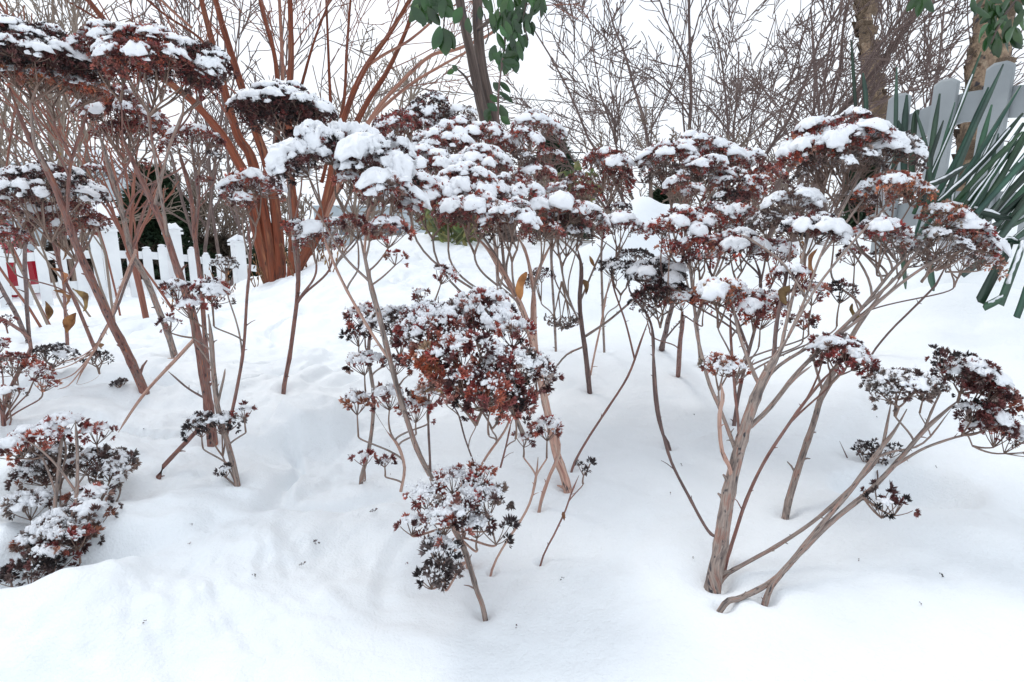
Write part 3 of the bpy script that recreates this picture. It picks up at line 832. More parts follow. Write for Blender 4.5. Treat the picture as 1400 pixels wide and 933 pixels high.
p.head(60, 645, 66, 30, .66, snow=.5, pal='dk', lay=.5)
p.head(120, 672, 62, 30, .60, snow=.4, pal='mar', lay=.4, dens=.7)
p.head(125, 705, 70, 40, .58, snow=.5, pal='grey', lay=.4, dens=.7)
p.leaf(100, 670, 24, 12, -92, .61)
p = Plant('crushed dark heads half buried in a snow hollow at the lower left corner', (70, 760), mat=M_DARKSTEM)
p.stem([(62, 765), (66, 735), (70, 715)], 5, 4, d1=.56)
p.head(38, 690, 70, 46, .60, snow=.85, pal='grey', cap=True, crumb=4)
p.head(78, 722, 100, 36, .57, snow=.9, pal='grey', cap=True, crumb=3)
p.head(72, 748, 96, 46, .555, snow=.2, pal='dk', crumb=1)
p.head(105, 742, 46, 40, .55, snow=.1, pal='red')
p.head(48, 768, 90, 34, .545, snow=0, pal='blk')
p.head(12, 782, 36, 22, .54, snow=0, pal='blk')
p = Plant('reddish fronds of flattened florets reaching in from the left edge', (4, 575), mat=M_REDSTEM)
p.stem([(4, 575), (2, 560), (-8, 530), (-20, 490)], 8, 6, d1=.8)
p.stem([(2, 560), (20, 520), (42, 470), (10, 440), (-10, 430)], 8, 6, d0=.86, d1=1.0, ground=False)
p.head(20, 500, 60, 40, .84, snow=.4, pal='mar', lay=.4)
p.head(50, 512, 50, 30, .84, snow=.3, pal='red', tilt=30, lay=.4)
p.head(62, 528, 36, 20, .83, snow=.1, pal='red', tilt=30, lay=.3)
p.head(10, 545, 50, 34, .8, snow=.4, pal='mar', lay=.5, dens=.7)
p.head(-2, 480, 40, 36, .9, snow=.5, pal='mar')
p.head(8, 440, 26, 14, .98, snow=0, pal='mar', rs=.012)
p = Plant('small black seed cluster lying on the snow behind the pale forked twig', (72, 486), mat=M_DARKSTEM)
p.stem([(62, 500), (68, 490), (72, 484)], 3, 2, d1=1.12, stubs=0)
p.head(70, 483, 62, 34, 1.14, snow=.25, pal='blk', lay=.2, dens=.55, link=False)
p.head(50, 490, 34, 16, 1.12, snow=.2, pal='blk', lay=.2, dens=.5, link=False)
p = Plant('pale forked twig with an upturned fan of thin rays lying over the snow at left', (132, 474), mat=M_PINKSTEM, name='fallen_twig', cat='twig', group=None, d=1.02)
p.stem([(186, 342), (165, 395), (150, 440), (134, 470), (118, 498), (105, 525)], 5, 3.5, d0=1.12, d1=.93, ground=False)
p.stem([(128, 482), (95, 500), (60, 508)], 2.5, 1.5, d0=1.0, d1=.95, ground=False, stubs=0)
p.stem([(126, 486), (100, 512), (72, 522)], 2.5, 1.5, d0=1.0, d1=.92, ground=False, stubs=0)
p.stem([(122, 492), (96, 525), (78, 533)], 2.5, 1.5, d0=.99, d1=.9, ground=False, stubs=0)
p.stem([(134, 470), (110, 488), (80, 497)], 2.5, 1.5, d0=1.02, d1=.95, ground=False, stubs=0)
p.leaf(128, 470, 16, 12, -20, 1.0)
p.head(133, 490, 38, 20, 1.0, snow=0, pal='blk', lay=.2, dens=.7, rs=.012)
p = Plant('tiny black floret sprig on the snow beside the orange brown stalk foot', (165, 524), mat=M_DARKSTEM, name='fallen_floret', cat='floret', group='loose florets on the snow')
p.head(165, 522, 22, 8, p.d - .004, snow=.3, pal='blk', link=False, rs=.009, lay=0, dens=.7)

# ---- centre
p = Plant('tall central stalk with bleached foot, bearing the broad snow dome at the top', (662, 838), mat=M_GREYSTEM)
p.stem([(662, 838), (652, 808), (645, 785), (634, 750), (614, 705), (594, 660), (572, 618), (556, 575), (542, 530), (530, 480), (519, 430), (508, 390), (498, 350), (490, 320)], 9, 10, d1=.64)
p.stem([(535, 492), (512, 462), (490, 425), (466, 380), (448, 340), (440, 318)], 6, 5, d0=.57, d1=.68, ground=False, mat=M_PINKSTEM)
p.stem([(508, 390), (470, 350), (440, 300), (420, 275)], 5, 4, d0=.61, d1=.66, ground=False)
p.stem([(498, 350), (502, 300), (508, 280)], 6, 4, d0=.63, d1=.64, ground=False, mat=M_PINKSTEM)
p.head(428, 216, 110, 66, .66, snow=1.0, pal='dk', cap=True, tilt=-10, th=1.25, neck=(440, 285), rs=.026)
p.head(465, 208, 120, 66, .68, snow=1.0, pal='dk', cap=True, th=1.3, neck=(470, 290), rs=.028)
p.head(520, 222, 112, 70, .66, snow=1.0, pal='dk', cap=True, tilt=14, th=1.25, neck=(500, 300), rs=.026)
p.head(530, 268, 90, 56, .63, snow=.95, pal='mar', cap=True, tilt=6, neck=(505, 330))
p.head(478, 262, 60, 40, .66, snow=.8, pal='mar', cap=True, neck=(490, 320))
p.head(488, 318, 60, 44, .64, snow=.5, pal='mar')
p.head(530, 325, 66, 66, .62, snow=.6, pal='mar', neck=(505, 370))
p.head(540, 358, 40, 36, .61, snow=.1, pal='red', neck=(508, 390))
p = Plant('stalk with stacked rusty heads just left of the big shaggy head', (495, 655), mat=M_GREYSTEM)
p.stem([(494, 657), (502, 625), (508, 590), (510, 540), (504, 490), (508, 450), (515, 420)], 8, 6, d1=.70)
p.stem([(548, 672), (553, 640), (545, 610), (530, 590)], 6, 5, d0=.66, d1=.64, ground=False, mat=M_PINKSTEM)
p.head(545, 442, 84, 46, .68, snow=.8, pal='grey', crumb=5)
p.head(498, 440, 60, 36, .70, snow=.5, pal='mar', crumb=4)
p.head(490, 462, 46, 40, .69, snow=.4, pal='dk')
p.head(498, 500, 62, 60, .66, snow=.75, pal='mar', crumb=6, cap=True)
p.head(540, 500, 46, 50, .68, snow=.2, pal='dk', crumb=2)
p.head(488, 560, 66, 66, .64, snow=.8, pal='red', crumb=6, cap=True, fs=.0064)
p.head(532, 550, 72, 60, .63, snow=.85, pal='mar', crumb=7, cap=True, fs=.0064)
p.head(568, 562, 52, 80, .62, snow=.7, pal='red', crumb=6, fs=.0064)
p.head(585, 545, 60, 36, .62, snow=.6, pal='rust', crumb=4)
p.head(498, 632, 36, 44, .67, snow=.2, pal='mar', lay=.6)
p.head(526, 634, 26, 22, .64, snow=.4, pal='mar')
p = Plant('stalk carrying the largest, shaggy rust red head sprinkled with granular snow', (738, 693), mat=M_GREYSTEM)
p.stem([(738, 693), (750, 655), (765, 618), (758, 580)], 6, 7, d1=.66, mat=M_PINKSTEM)
p.stem([(718, 600), (700, 560), (680, 530), (665, 505)], 9, 6, d0=.6, d1=.56, ground=False)
p.stem([(640, 668), (665, 625), (690, 590), (700, 565)], 5, 4, d0=.56, d1=.57, ground=False, mat=M_PINKSTEM)
p.stem([(684, 640), (692, 610), (700, 575)], 4, 3, d0=.56, d1=.57, ground=False, mat=M_REDSTEM)
p.stem([(640, 640), (636, 600), (628, 570), (620, 555)], 3, 3, d0=.57, d1=.56, ground=False, mat=M_DARKSTEM)
kw = dict(fs=.0072, rs=.021, crumb=8, lay=1.4, dens=1.3)
p.head(598, 440, 100, 56, .57, snow=.9, pal='mar', cap=True, **kw)
p.head(655, 425, 100, 50, .59, snow=1.0, pal='mar', cap=True, **kw)
p.head(588, 482, 76, 76, .54, snow=.15, pal='rust', fs=.0074, rs=.018, crumb=2, lay=2, dens=1.6)
p.head(640, 475, 96, 70, .53, snow=.6, pal='mar', cap=True, **kw)
p.head(700, 462, 86, 60, .57, snow=.9, pal='mar', cap=True, **kw)
p.head(650, 522, 130, 56, .52, snow=.3, pal='mar', fs=.0078, rs=.019, crumb=4, lay=2, dens=1.4)
p.head(704, 506, 106, 76, .54, snow=.75, pal='mar', **kw)
p.head(672, 540, 90, 50, .525, snow=.4, pal='dk', **kw)
p.head(735, 515, 50, 66, .56, snow=.3, pal='dk', **kw)
p.head(668, 556, 66, 50, .52, snow=.1, pal='mar', fs=.0078, rs=.018, crumb=1, lay=1, dens=1)
p.head(705, 558, 74, 64, .53, snow=.1, pal='mar', fs=.0078, rs=.018, crumb=1, lay=2, dens=1.4)
p.head(610, 522, 50, 36, .54, snow=.1, pal='rust', fs=.007, rs=.016, lay=.6)
p.leaf(578, 538, 38, 10, -4, .55); p.leaf(720, 372, 44, 22, -100, .7); 
p = Plant('thin stalk with two small drooping snow-topped tufts above the big shaggy head', (590, 560), mat=M_DARKSTEM, d=.66)
p.stem([(588, 520), (594, 470), (598, 430), (600, 405)], 4, 3, d0=.66, d1=.68, ground=False)
p.stem([(588, 640), (586, 580), (588, 520)], 5, 4, d0=G(588, 640), d1=.66, ground=True)
p.head(604, 385, 46, 36, .66, snow=.8, pal='mar', tilt=22, crumb=5)
p.head(575, 408, 36, 30, .67, snow=.6, pal='mar', tilt=-10, crumb=4)
p = Plant('lowest foreground stalk with a spreading snow-filled head and two blackened tufts hanging below', (640, 790), mat=M_PINKSTEM)
p.stem([(640, 768), (632, 745), (618, 715), (622, 690), (630, 660)], 12, 6, d1=.50)
p.stem([(618, 715), (590, 690), (575, 680)], 5, 3, d0=.51, d1=.50, ground=False)
p.stem([(618, 735), (605, 700), (606, 680)], 5, 4, d0=.51, d1=.50, ground=False, mat=M_GREYSTEM)
kw = dict(fs=.0070, rs=.017, lay=.7, dens=1.0)
p.head(618, 652, 62, 40, .52, snow=.6, pal='mar', crumb=9, **kw)
p.head(652, 652, 48, 44, .52, snow=.5, pal='mar', crumb=7, **kw)
p.head(582, 682, 54, 40, .50, snow=.6, pal='mar', crumb=8, **kw)
p.head(628, 688, 86, 46, .49, snow=.8, pal='mar', crumb=12, cap=True, **kw)
p.head(668, 690, 56, 60, .50, snow=.6, pal='grey', crumb=7, **kw)
p.head(600, 712, 80, 42, .48, snow=.8, pal='mar', crumb=14, **kw)
p.head(652, 720, 60, 44, .49, snow=.7, pal='mar', crumb=10, **kw)
p.head(562, 712, 30, 22, .49, snow=.4, pal='mar', crumb=6, fs=.006, rs=.012)
p.head(678, 722, 34, 30, .49, snow=0, pal='blk', fs=.0072, rs=.014)
p.head(600, 745, 42, 34, .475, snow=.4, pal='blk', crumb=6, **kw)
p.head(608, 780, 40, 36, .47, snow=.15, pal='blk', crumb=2, fs=.0066, rs=.014)
p.head(590, 784, 24, 26, .47, snow=0, pal='blk', crumb=1, fs=.006, rs=.012)
p = Plant('thin curved stalk ending in a small snowy tuft right of the lowest foreground head', (672, 782), mat=M_PINKSTEM)
p.stem([(672, 782), (690, 745), (710, 715), (725, 685), (733, 650), (736, 625)], 4, 5, d1=.6)
p.head(748, 592, 60, 42, .60, snow=.7, pal='mar', crumb=6)
p.head(716, 602, 34, 36, .60, snow=.3, pal='mar', crumb=3)
p = Plant('thin dark stalk with a tiny withered tip and hanging bract, right of centre foreground', (740, 768), mat=M_REDSTEM)
p.stem([(740, 768), (758, 730), (772, 700), (782, 672), (792, 650)], 3.5, 3, d1=.6, stubs=5)
p.head(798, 640, 34, 28, .6, snow=.4, pal='blk', rs=.012, lay=.3, dens=.8)
p.leaf(770, 700, 16, 8, -80, .56)
p = Plant('stout reddish-footed stalk behind the big shaggy head, crowned with a wide sheet of snow', (775, 664), mat=M_GREYSTEM)
p.stem([(775, 664), (760, 620), (750, 570), (742, 530), (730, 480), (712, 420), (690, 375), (670, 345), (645, 320)], 17, 9, d1=.9, mat=M_PINKSTEM)
p.stem([(742, 530), (732, 470), (730, 400), (720, 350), (705, 320)], 8, 5, d0=.86, d1=.9, ground=False, mat=M_PINKSTEM)
p.stem([(730, 480), (728, 420), (736, 370), (755, 330)], 7, 5, d0=.88, d1=.92, ground=False, mat=M_PINKSTEM)
p.stem([(712, 420), (684, 360), (650, 310), (625, 280)], 6, 4, d0=.88, d1=.95, ground=False)
p.stem([(690, 375), (684, 310), (680, 260)], 6, 4, d0=.9, d1=.98, ground=False)
H_ = p.head
H_(588, 226, 110, 44, .98, snow=.9, pal='mar', cap=True)
H_(605, 200, 110, 46, 1.05, snow=.9, pal='mar', cap=True)
H_(560, 250, 70, 46, .84, snow=.9, pal='mar', cap=True)
H_(590, 268, 100, 48, .86, snow=.85, pal='red', cap=True)
H_(640, 254, 120, 50, .88, snow=1.0, pal='mar', cap=True)
H_(655, 222, 90, 42, .98, snow=.9, pal='mar', cap=True)
H_(700, 262, 90, 50, .90, snow=.9, pal='mar', cap=True)
H_(648, 290, 100, 44, .80, snow=.9, pal='mar', cap=True)
H_(700, 300, 90, 50, .78, snow=.8, pal='mar', cap=True)
H_(612, 300, 60, 40, .82, snow=.8, pal='mar')
H_(740, 318, 60, 40, .80, snow=.4, pal='mar')
H_(680, 335, 60, 34, .84, snow=.1, pal='grey')
p = Plant('grey stalk behind with the brown-crowned heads that rise highest left of the green-leaved tree', (700, 470), mat=M_GREYSTEM)
p.stem([(684, 455), (682, 400), (676, 330), (668, 270), (650, 220)], 8, 5, d1=1.15)
p.stem([(676, 330), (630, 260), (590, 200), (575, 180)], 5, 4, d0=1.25, d1=1.1, ground=False)
p.stem([(682, 400), (700, 330), (715, 260), (720, 220)], 5, 4, d0=1.25, d1=1.1, ground=False)
H_ = p.head
H_(548, 172, 100, 46, 1.1, snow=.6, pal='mar', tilt=-12)
H_(590, 152, 80, 50, 1.12, snow=.7, pal='dk', tilt=4)
H_(632, 162, 60, 36, 1.15, snow=.8, pal='grey', tilt=8)
H_(668, 186, 80, 40, 1.12, snow=.8, pal='mar', tilt=12, cap=True)
H_(620, 182, 90, 36, 1.1, snow=.9, pal='mar', cap=True)
H_(715, 195, 60, 44, 1.1, snow=.8, pal='mar', cap=True)
H_(712, 225, 60, 46, 1.05, snow=.4, pal='grey')
p = Plant('upright grey stalk right of the white sheet, domed head with one bright red husk', (805, 532), mat=M_GREYSTEM)
p.stem([(806, 533), (801, 490), (796, 450), (793, 410), (794, 370), (790, 340)], 10, 7, d1=1.0, mat=M_DARKSTEM)
p.stem([(796, 450), (775, 400), (765, 350), (758, 318)], 4, 3, d0=1.05, d1=.95, ground=False)
p.stem([(793, 410), (815, 360), (830, 330)], 4, 3, d0=1.02, d1=1.0, ground=False)
p.stem([(799, 466), (830, 440), (860, 415), (895, 385), (905, 378)], 5, 3, d0=1.06, d1=1.1, ground=False)
p.stem([(798, 468), (775, 485), (758, 505), (748, 517)], 4, 3, d0=1.06, d1=1.05, ground=False)
p.head(760, 282, 96, 50, .90, snow=1.0, pal='mar', cap=True, tilt=4)
p.head(800, 298, 66, 56, .92, snow=.85, pal='mar', cap=True, tilt=14)
p.head(770, 312, 90, 40, .94, snow=.3, pal='grey')
p.head(732, 240, 60, 36, 1.05, snow=.7, pal='mar')
p.head(768, 428, 44, 24, .98, snow=.2, pal='grey', inv=True, link=False, neck=(768, 385), rs=.013)
p.stem([(768, 388), (767, 360), (766, 345)], 2.5, 2, d0=.98, d1=.97, ground=False, stubs=0)
p.leaf(798, 382, 26, 13, -80, .98); p.leaf(806, 350, 20, 8, -60, .98)
p = Plant('slim stalk whose red brown snow-tipped head ends the central mass toward the bare shrub', (764, 470), mat=M_GREYSTEM)
p.stem([(760, 478), (756, 400), (752, 320), (748, 250), (742, 205)], 5, 4, d1=1.25)
p.head(735, 172, 66, 34, 1.2, snow=.85, pal='mar', tilt=12, cap=True)
p.head(740, 382, 46, 30, 1.25, snow=0, pal='dk')
p.head(752, 215, 40, 26, 1.25, snow=.6, pal='mar')
for a, b_ in (((830, 225, 70, 40), 'mar'), ((836, 252, 56, 40), 'dk')): pass
p = Plant('grey stalk with a hooded snow-topped head alone right of centre under the bare shrub', (812, 470), mat=M_GREYSTEM)
p.stem([(826, 480), (824, 420), (822, 350), (828, 300), (832, 270)], 5, 4, d1=1.1)
p.stem([(824, 420), (840, 370), (852, 335)], 3, 3, d0=1.2, d1=1.1, ground=False)
p.head(830, 222, 66, 38, 1.1, snow=.85, pal='mar', tilt=8)
p.head(842, 248, 54, 40, 1.1, snow=.1, pal='mar', tilt=14)
p.head(790, 252, 56, 30, 1.15, snow=.6, pal='mar')
p.head(800, 268, 46, 26, 1.12, snow=.4, pal='mar')
p.head(850, 310, 74, 36, 1.0, snow=.9, pal='mar', cap=True, tilt=8)
p.head(846, 290, 40, 26, 1.1, snow=.6, pal='dk')
p.head(850, 368, 76, 22, 1.0, snow=.3, pal='blk', lay=.3, dens=.7)
p.leaf(893, 395, 8, 6, -80, 1.0)
# ---- right
p = Plant('short thick stalk behind holding the round dark head capped white, centre right', (905, 475), mat=M_DARKSTEM)
p.stem([(905, 476), (912, 445), (918, 420), (915, 405)], 11, 7, d1=1.0)
p.stem([(908, 462), (925, 445), (940, 432)], 4, 3, d0=1.2, d1=1.1, ground=False)
p.head(902, 374, 90, 36, .95, snow=1.0, pal='blk', cap=True)
p.head(905, 402, 86, 40, .93, snow=.4, pal='dk')
p.head(868, 350, 50, 22, 1.1, snow=.2, pal='blk', lay=.3)
p = Plant('straight reddish stalk cut dark at the foot, standing below the rusty double head', (927, 512), mat=M_REDSTEM)
p.stem([(927, 512), (930, 470), (933, 440), (934, 425)], 9, 7, d1=.92)
p.head(932, 418, 52, 40, .90, snow=.6, pal='rust', crumb=2)
p.head(962, 422, 34, 24, .88, snow=.5, pal='red')
p.head(885, 432, 30, 22, .9, snow=.2, pal='grey', neck=(888, 450))
p = Plant('crossing thin stalks left of the main right clump, foot by the two dark specks', (893, 475), mat=M_DARKSTEM)
p.stem([(915, 612), (905, 590), (896, 550), (893, 500), (893, 460), (885, 430), (862, 400), (858, 375)], 6, 4, d1=.95)
p.stem([(782, 642), (800, 606), (830, 560), (858, 515), (875, 470), (888, 436)], 4.5, 4, d1=.92, mat=M_REDSTEM)
p.stem([(868, 494), (855, 440), (838, 390), (836, 350)], 3.5, 3, d0=1.15, d1=1.05, ground=False, mat=M_REDSTEM)
p.stem([(808, 510), (822, 440), (834, 380)], 4, 3, d1=1.1, mat=M_PINKSTEM)
p = Plant('main trunk-like stalk of the right clump, swollen grey foot, forking into many ashy branches', (975, 792), mat=M_GREYSTEM)
d0 = G(977, 795)
p.stem([(976, 794), (984, 755), (990, 705), (1000, 655), (1014, 605), (1026, 565), (1038, 530), (1056, 495), (1078, 462)], 30, 15, d1=.62)
def br(pts, w0, w1, da, db, mat=None): p.stem(pts, w0, w1, d0=da, d1=db, ground=False, mat=mat)
br([(1000, 655), (998, 640), (987, 615), (984, 570), (988, 545), (985, 525)], 8, 7, .54, .56, M_PINKSTEM)
br([(1012, 625), (1000, 600), (985, 560), (968, 520), (955, 470), (948, 435)], 8, 6, .55, .72)
br([(984, 738), (970, 728), (945, 685), (915, 625), (900, 560), (895, 500), (890, 445)], 6, 5, .52, .72, M_DARKSTEM)
br([(1005, 660), (1010, 600), (1005, 540), (1000, 470), (998, 430)], 6, 5, .55, .75, M_REDSTEM)
br([(1038, 530), (1030, 510), (1012, 460), (1002, 415)], 9, 5, .57, .72)
br([(1025, 590), (1050, 560), (1090, 510), (1130, 470), (1180, 420), (1225, 365), (1262, 330)], 10, 5, .56, .74)
br([(1045, 525), (1065, 500), (1100, 478), (1115, 470)], 7, 5, .58, .66)
br([(1078, 462), (1100, 410), (1122, 350), (1150, 290), (1175, 240), (1180, 215)], 10, 4, .62, .78)
br([(1078, 462), (1112, 400), (1150, 350), (1195, 300), (1215, 285)], 9, 4, .62, .72)
br([(1066, 480), (1080, 420), (1098, 350), (1110, 300), (1118, 250)], 10, 5, .61, .78, M_GREYSTEM)
br([(1056, 495), (1062, 440), (1075, 380), (1082, 330)], 9, 5, .60, .74, M_DARKSTEM)
br([(1130, 470), (1170, 440), (1235, 385), (1290, 350), (1310, 345)], 7, 4, .64, .72)
br([(1180, 420), (1220, 385), (1250, 350), (1270, 320)], 6, 4, .70, .72)
br([(1100, 410), (1070, 360), (1030, 330), (1010, 320)], 6, 4, .66, .74)
br([(1122, 350), (1160, 300), (1195, 250), (1205, 225)], 6, 4, .7, .78)
br([(1060, 560), (1085, 520), (1110, 500)], 5, 4, .58, .6)
H_ = p.head
H_(1115, 195, 100, 56, .80, snow=.95, pal='red', cap=True, tilt=-14, neck=(1125, 265))
H_(1165, 186, 120, 60, .80, snow=1.0, pal='mar', cap=True, th=.8, neck=(1160, 265))
H_(1222, 205, 90, 60, .80, snow=.95, pal='grey', cap=True, tilt=22, neck=(1185, 265))
H_(1150, 222, 110, 46, .78, snow=.3, pal='grey', lay=.4, dens=.8)
H_(1215, 262, 84, 46, .74, snow=.8, pal='rust', cap=True, neck=(1205, 318))
H_(1246, 278, 60, 46, .74, snow=.6, pal='rust', tilt=16, neck=(1220, 320))
H_(1175, 280, 60, 36, .76, snow=.6, pal='grey')
H_(1205, 322, 84, 44, .72, snow=.9, pal='mar', cap=True)
H_(1290, 300, 70, 40, .73, snow=.7, pal='rust', tilt=16, neck=(1262, 345))
H_(1325, 330, 76, 46, .72, snow=.85, pal='mar', cap=True, tilt=26, neck=(1280, 370))
H_(1345, 365, 46, 46, .72, snow=.1, pal='rust', tilt=50, neck=(1295, 372))
H_(1280, 340, 80, 40, .72, snow=.6, pal='grey', lay=.3, dens=.6, neck=(1260, 385))
H_(1085, 282, 70, 44, .78, snow=1.0, pal='grey', cap=True)
H_(1105, 312, 84, 44, .74, snow=.9, pal='dk', cap=True)
H_(1140, 330, 50, 40, .74, snow=.5, pal='mar')
H_(1080, 385, 56, 36, .70, snow=.9, pal='mar', cap=True)
H_(1110, 412, 66, 50, .68, snow=.5, pal='mar')
H_(985, 402, 84, 40, .74, snow=1.0, pal='rust', cap=True)
H_(1034, 416, 70, 40, .74, snow=.85, pal='red', cap=True)
H_(1040, 440, 54, 36, .72, snow=.3, pal='red')
H_(985, 500, 60, 34, .58, snow=.7, pal='rust', rs=.014, crumb=4)
H_(1148, 410, 50, 40, .72, snow=.5, pal='dk')
H_(1100, 440, 44, 46, .70, snow=0, pal='mar')
p.leaf(1118, 340, 40, 18, -88, .7); p.leaf(1080, 390, 30, 26, -95, .66); p.leaf(1165, 415, 26, 14, -50, .7)
p = Plant('low sprawling stalk curving up to the twin dark domes at the right edge', (990, 826), mat=M_GREYSTEM)
p.stem([(990, 827), (1012, 818), (1045, 802), (1072, 780), (1100, 745), (1128, 712), (1165, 668), (1195, 625), (1222, 590), (1240, 560)], 11, 7, d1=.60, stubs=5)
p.stem([(1048, 818), (1062, 792), (1090, 760), (1135, 715), (1190, 670), (1230, 628), (1262, 590), (1290, 565), (1315, 545)], 11, 7, d1=.62, stubs=6)
p.stem([(988, 792), (1020, 770), (1060, 748), (1110, 715), (1150, 680), (1190, 640), (1205, 615), (1215, 570), (1218, 550)], 8, 5, d1=.6, stubs=6)
p.stem([(1222, 640), (1260, 615), (1300, 600), (1340, 590)], 5, 4, d0=.59, d1=.62, ground=False, stubs=2)
p.stem([(1262, 590), (1275, 560), (1290, 530)], 5, 3, d0=.6, d1=.62, ground=False)
p.stem([(1195, 628), (1220, 618), (1262, 606), (1300, 560)], 4, 3, d0=.59, d1=.62, ground=False)
H_ = p.head
H_(1225, 522, 96, 44, .60, snow=.8, pal='grey', tilt=-6, crumb=2, rs=.015, lay=1.6)
H_(1265, 532, 56, 44, .61, snow=.7, pal='grey', crumb=3, tilt=5)
H_(1290, 496, 44, 36, .61, snow=.1, pal='dk', lay=2)
H_(1325, 505, 84, 54, .62, snow=.8, pal='dk', cap=True, tilt=10, rs=.016, lay=2.5)
H_(1350, 532, 80, 50, .62, snow=.5, pal='mar', tilt=22, rs=.016, lay=2.5)
H_(1372, 556, 46, 36, .62, snow=.3, pal='rust', tilt=30)
H_(1345, 568, 74, 44, .61, snow=.8, pal='dk', rs=.016, lay=2, tilt=16, neck=(1315, 595))
H_(1380, 598, 76, 46, .61, snow=.9, pal='mar', tilt=24, neck=(1330, 610), cap=True)
H_(1212, 682, 60, 30, .56, snow=.1, pal='dk', lay=.3, dens=.7, neck=(1180, 680), rs=.014)
p = Plant('thin curved reddish stalk rising beside the main trunk to a small slanted snowy head', (992, 772), mat=M_REDSTEM)
p.stem([(992, 773), (1005, 730), (1022, 680), (1046, 630), (1075, 585), (1100, 550), (1125, 520), (1140, 505)], 7, 5, d1=.64)
p.head(1155, 484, 82, 50, .64, snow=.8, pal='mar', tilt=20, rs=.017, lay=2, cap=True)
p.head(1125, 472, 46, 30, .66, snow=.1, pal='mar')
p = Plant('grey peeling stalk right of the main trunk, foot alone in clean snow', (1075, 700), mat=M_GREYSTEM)
p.stem([(1075, 700), (1082, 670), (1095, 630), (1112, 580), (1125, 535), (1145, 500), (1168, 455), (1190, 420), (1220, 380)], 14, 7, d1=.8)
p.stem([(1122, 560), (1140, 520), (1160, 500)], 5, 4, d0=.72, d1=.75, ground=False)
p.stem([(1125, 535), (1115, 500), (1110, 470)], 5, 4, d0=.73, d1=.75, ground=False)
H_ = p.head
H_(1240, 345, 66, 30, .82, snow=.4, pal='grey', lay=.4, tilt=10)
H_(1170, 360, 60, 36, .82, snow=.6, pal='mar')
p = Plant('bare pointed stalk slanting up right behind the main clump, over the snow ridge', (1192, 486), mat=M_DARKSTEM)
p.stem([(1190, 488), (1215, 455), (1245, 425), (1275, 395), (1282, 385), (1300, 350)], 4, 4, d1=.95)
p.stem([(1166, 440), (1190, 420), (1232, 385)], 5, 2, d0=1.0, d1=1.0, ground=False)
p.head(1310, 355, 66, 30, .9, snow=.4, pal='grey', lay=.3, dens=.7)
p = Plant('dark slim stalk among the right clump with a sooty foot, below the layered red heads', (1000, 577), mat=M_DARKSTEM)
p.stem([(1004, 577), (1012, 530), (1024, 480), (1036, 430), (1040, 380), (1030, 350)], 7, 5, d1=.95)
p.stem([(1024, 480), (1000, 420), (975, 380), (962, 350)], 5, 4, d0=1.0, d1=.92, ground=False)
p.stem([(1036, 430), (1060, 380), (1085, 340)], 4, 3, d0=.98, d1=.94, ground=False)
H_ = p.head
H_(930, 308, 90, 50, .92, snow=.8, pal='red', cap=True)
H_(905, 325, 46, 36, .90, snow=.3, pal='red')
H_(975, 300, 80, 44, .92, snow=.85, pal='red', cap=True)
H_(1015, 300, 60, 40, .94, snow=.8, pal='mar', cap=True)
H_(1010, 335, 80, 44, .88, snow=.85, pal='mar', cap=True)
H_(960, 340, 80, 36, .88, snow=.5, pal='red')
H_(1050, 310, 60, 44, .9, snow=.6, pal='grey')
H_(1060, 345, 66, 34, .88, snow=.8, pal='mar', cap=True)
H_(915, 352, 50, 40, .86, snow=.2, pal='red')
H_(950, 365, 44, 36, .88, snow=.3, pal='dk')
p = Plant('backmost stalk of the right group, white plate-like heads against the bare shrub', (955, 500), mat=M_GREYSTEM)
p.stem([(958, 500), (952, 440), (945, 380), (938, 310), (942, 260)], 7, 5, d1=1.1)
p.stem([(952, 440), (985, 350), (1005, 280), (1012, 240)], 5, 4, d0=1.2, d1=1.1, ground=False)
H_ = p.head
H_(910, 215, 90, 44, 1.08, snow=.9, pal='mar', tilt=-8, cap=True)
H_(955, 200, 90, 40, 1.12, snow=.95, pal='mar', cap=True)
H_(985, 210, 80, 36, 1.12, snow=.9, pal='mar', cap=True, tilt=10)
H_(1020, 222, 66, 34, 1.12, snow=.85, pal='mar', cap=True)
H_(960, 232, 80, 36, 1.05, snow=.9, pal='mar', cap=True)
H_(920, 240, 80, 36, 1.06, snow=.1, pal='grey')
H_(935, 262, 60, 34, 1.0, snow=.8, pal='mar', cap=True)
H_(1005, 252, 70, 36, 1.05, snow=.7, pal='mar', cap=True, tilt=12)
H_(1035, 262, 60, 36, 1.05, snow=.6, pal='red')
H_(1000, 275, 60, 26, 1.0, snow=.5, pal='dk')
H_(1045, 240, 50, 30, 1.1, snow=.3, pal='mar')
p = Plant('flattened blackish seed head half sunk in the blue hollow beside the low sprawling stalk', (1195, 625), mat=M_DARKSTEM)
p.stem([(1200, 650), (1196, 630), (1194, 615)], 3, 2, d1=p.d - .01, stubs=0)
p.stem([(1186, 680), (1165, 640), (1148, 603)], 3, 2, d1=p.d + .02, stubs=0)
p.head(1198, 616, 66, 24, p.d - .02, snow=.3, pal='blk', lay=.2, dens=.6, rs=.014)
for k in range(5):
    q = [(510, 702), (432, 745), (413, 775), (768, 794), (1395, 572)][k]
    lab = ['tri-lobed black floret fallen on the snow left of the lowest foreground head', 'dark elongated fleck of seed on the snow bank, left of centre', 'faint speck of chaff just below left of the elongated seed fleck', 'tiny brown curl of chaff on clean snow under the hanging bract stalk', 'small dark crumb on the snow at the right edge'][k]
    d_ = G(*q); mb = MB(); pt = P(q[0], q[1], d_) + np.array([0, 0, .002])
    add_clusters(mb, np.array([pt]), np.array([[.2, -.3, 1.]]), [[.0045, .003, .002, .0022, .003][k]], 'blk', CL_FAR)
    tag(mb.build('fallen_floret', M_FLORET), lab, 'floret', 'loose florets on the snow')

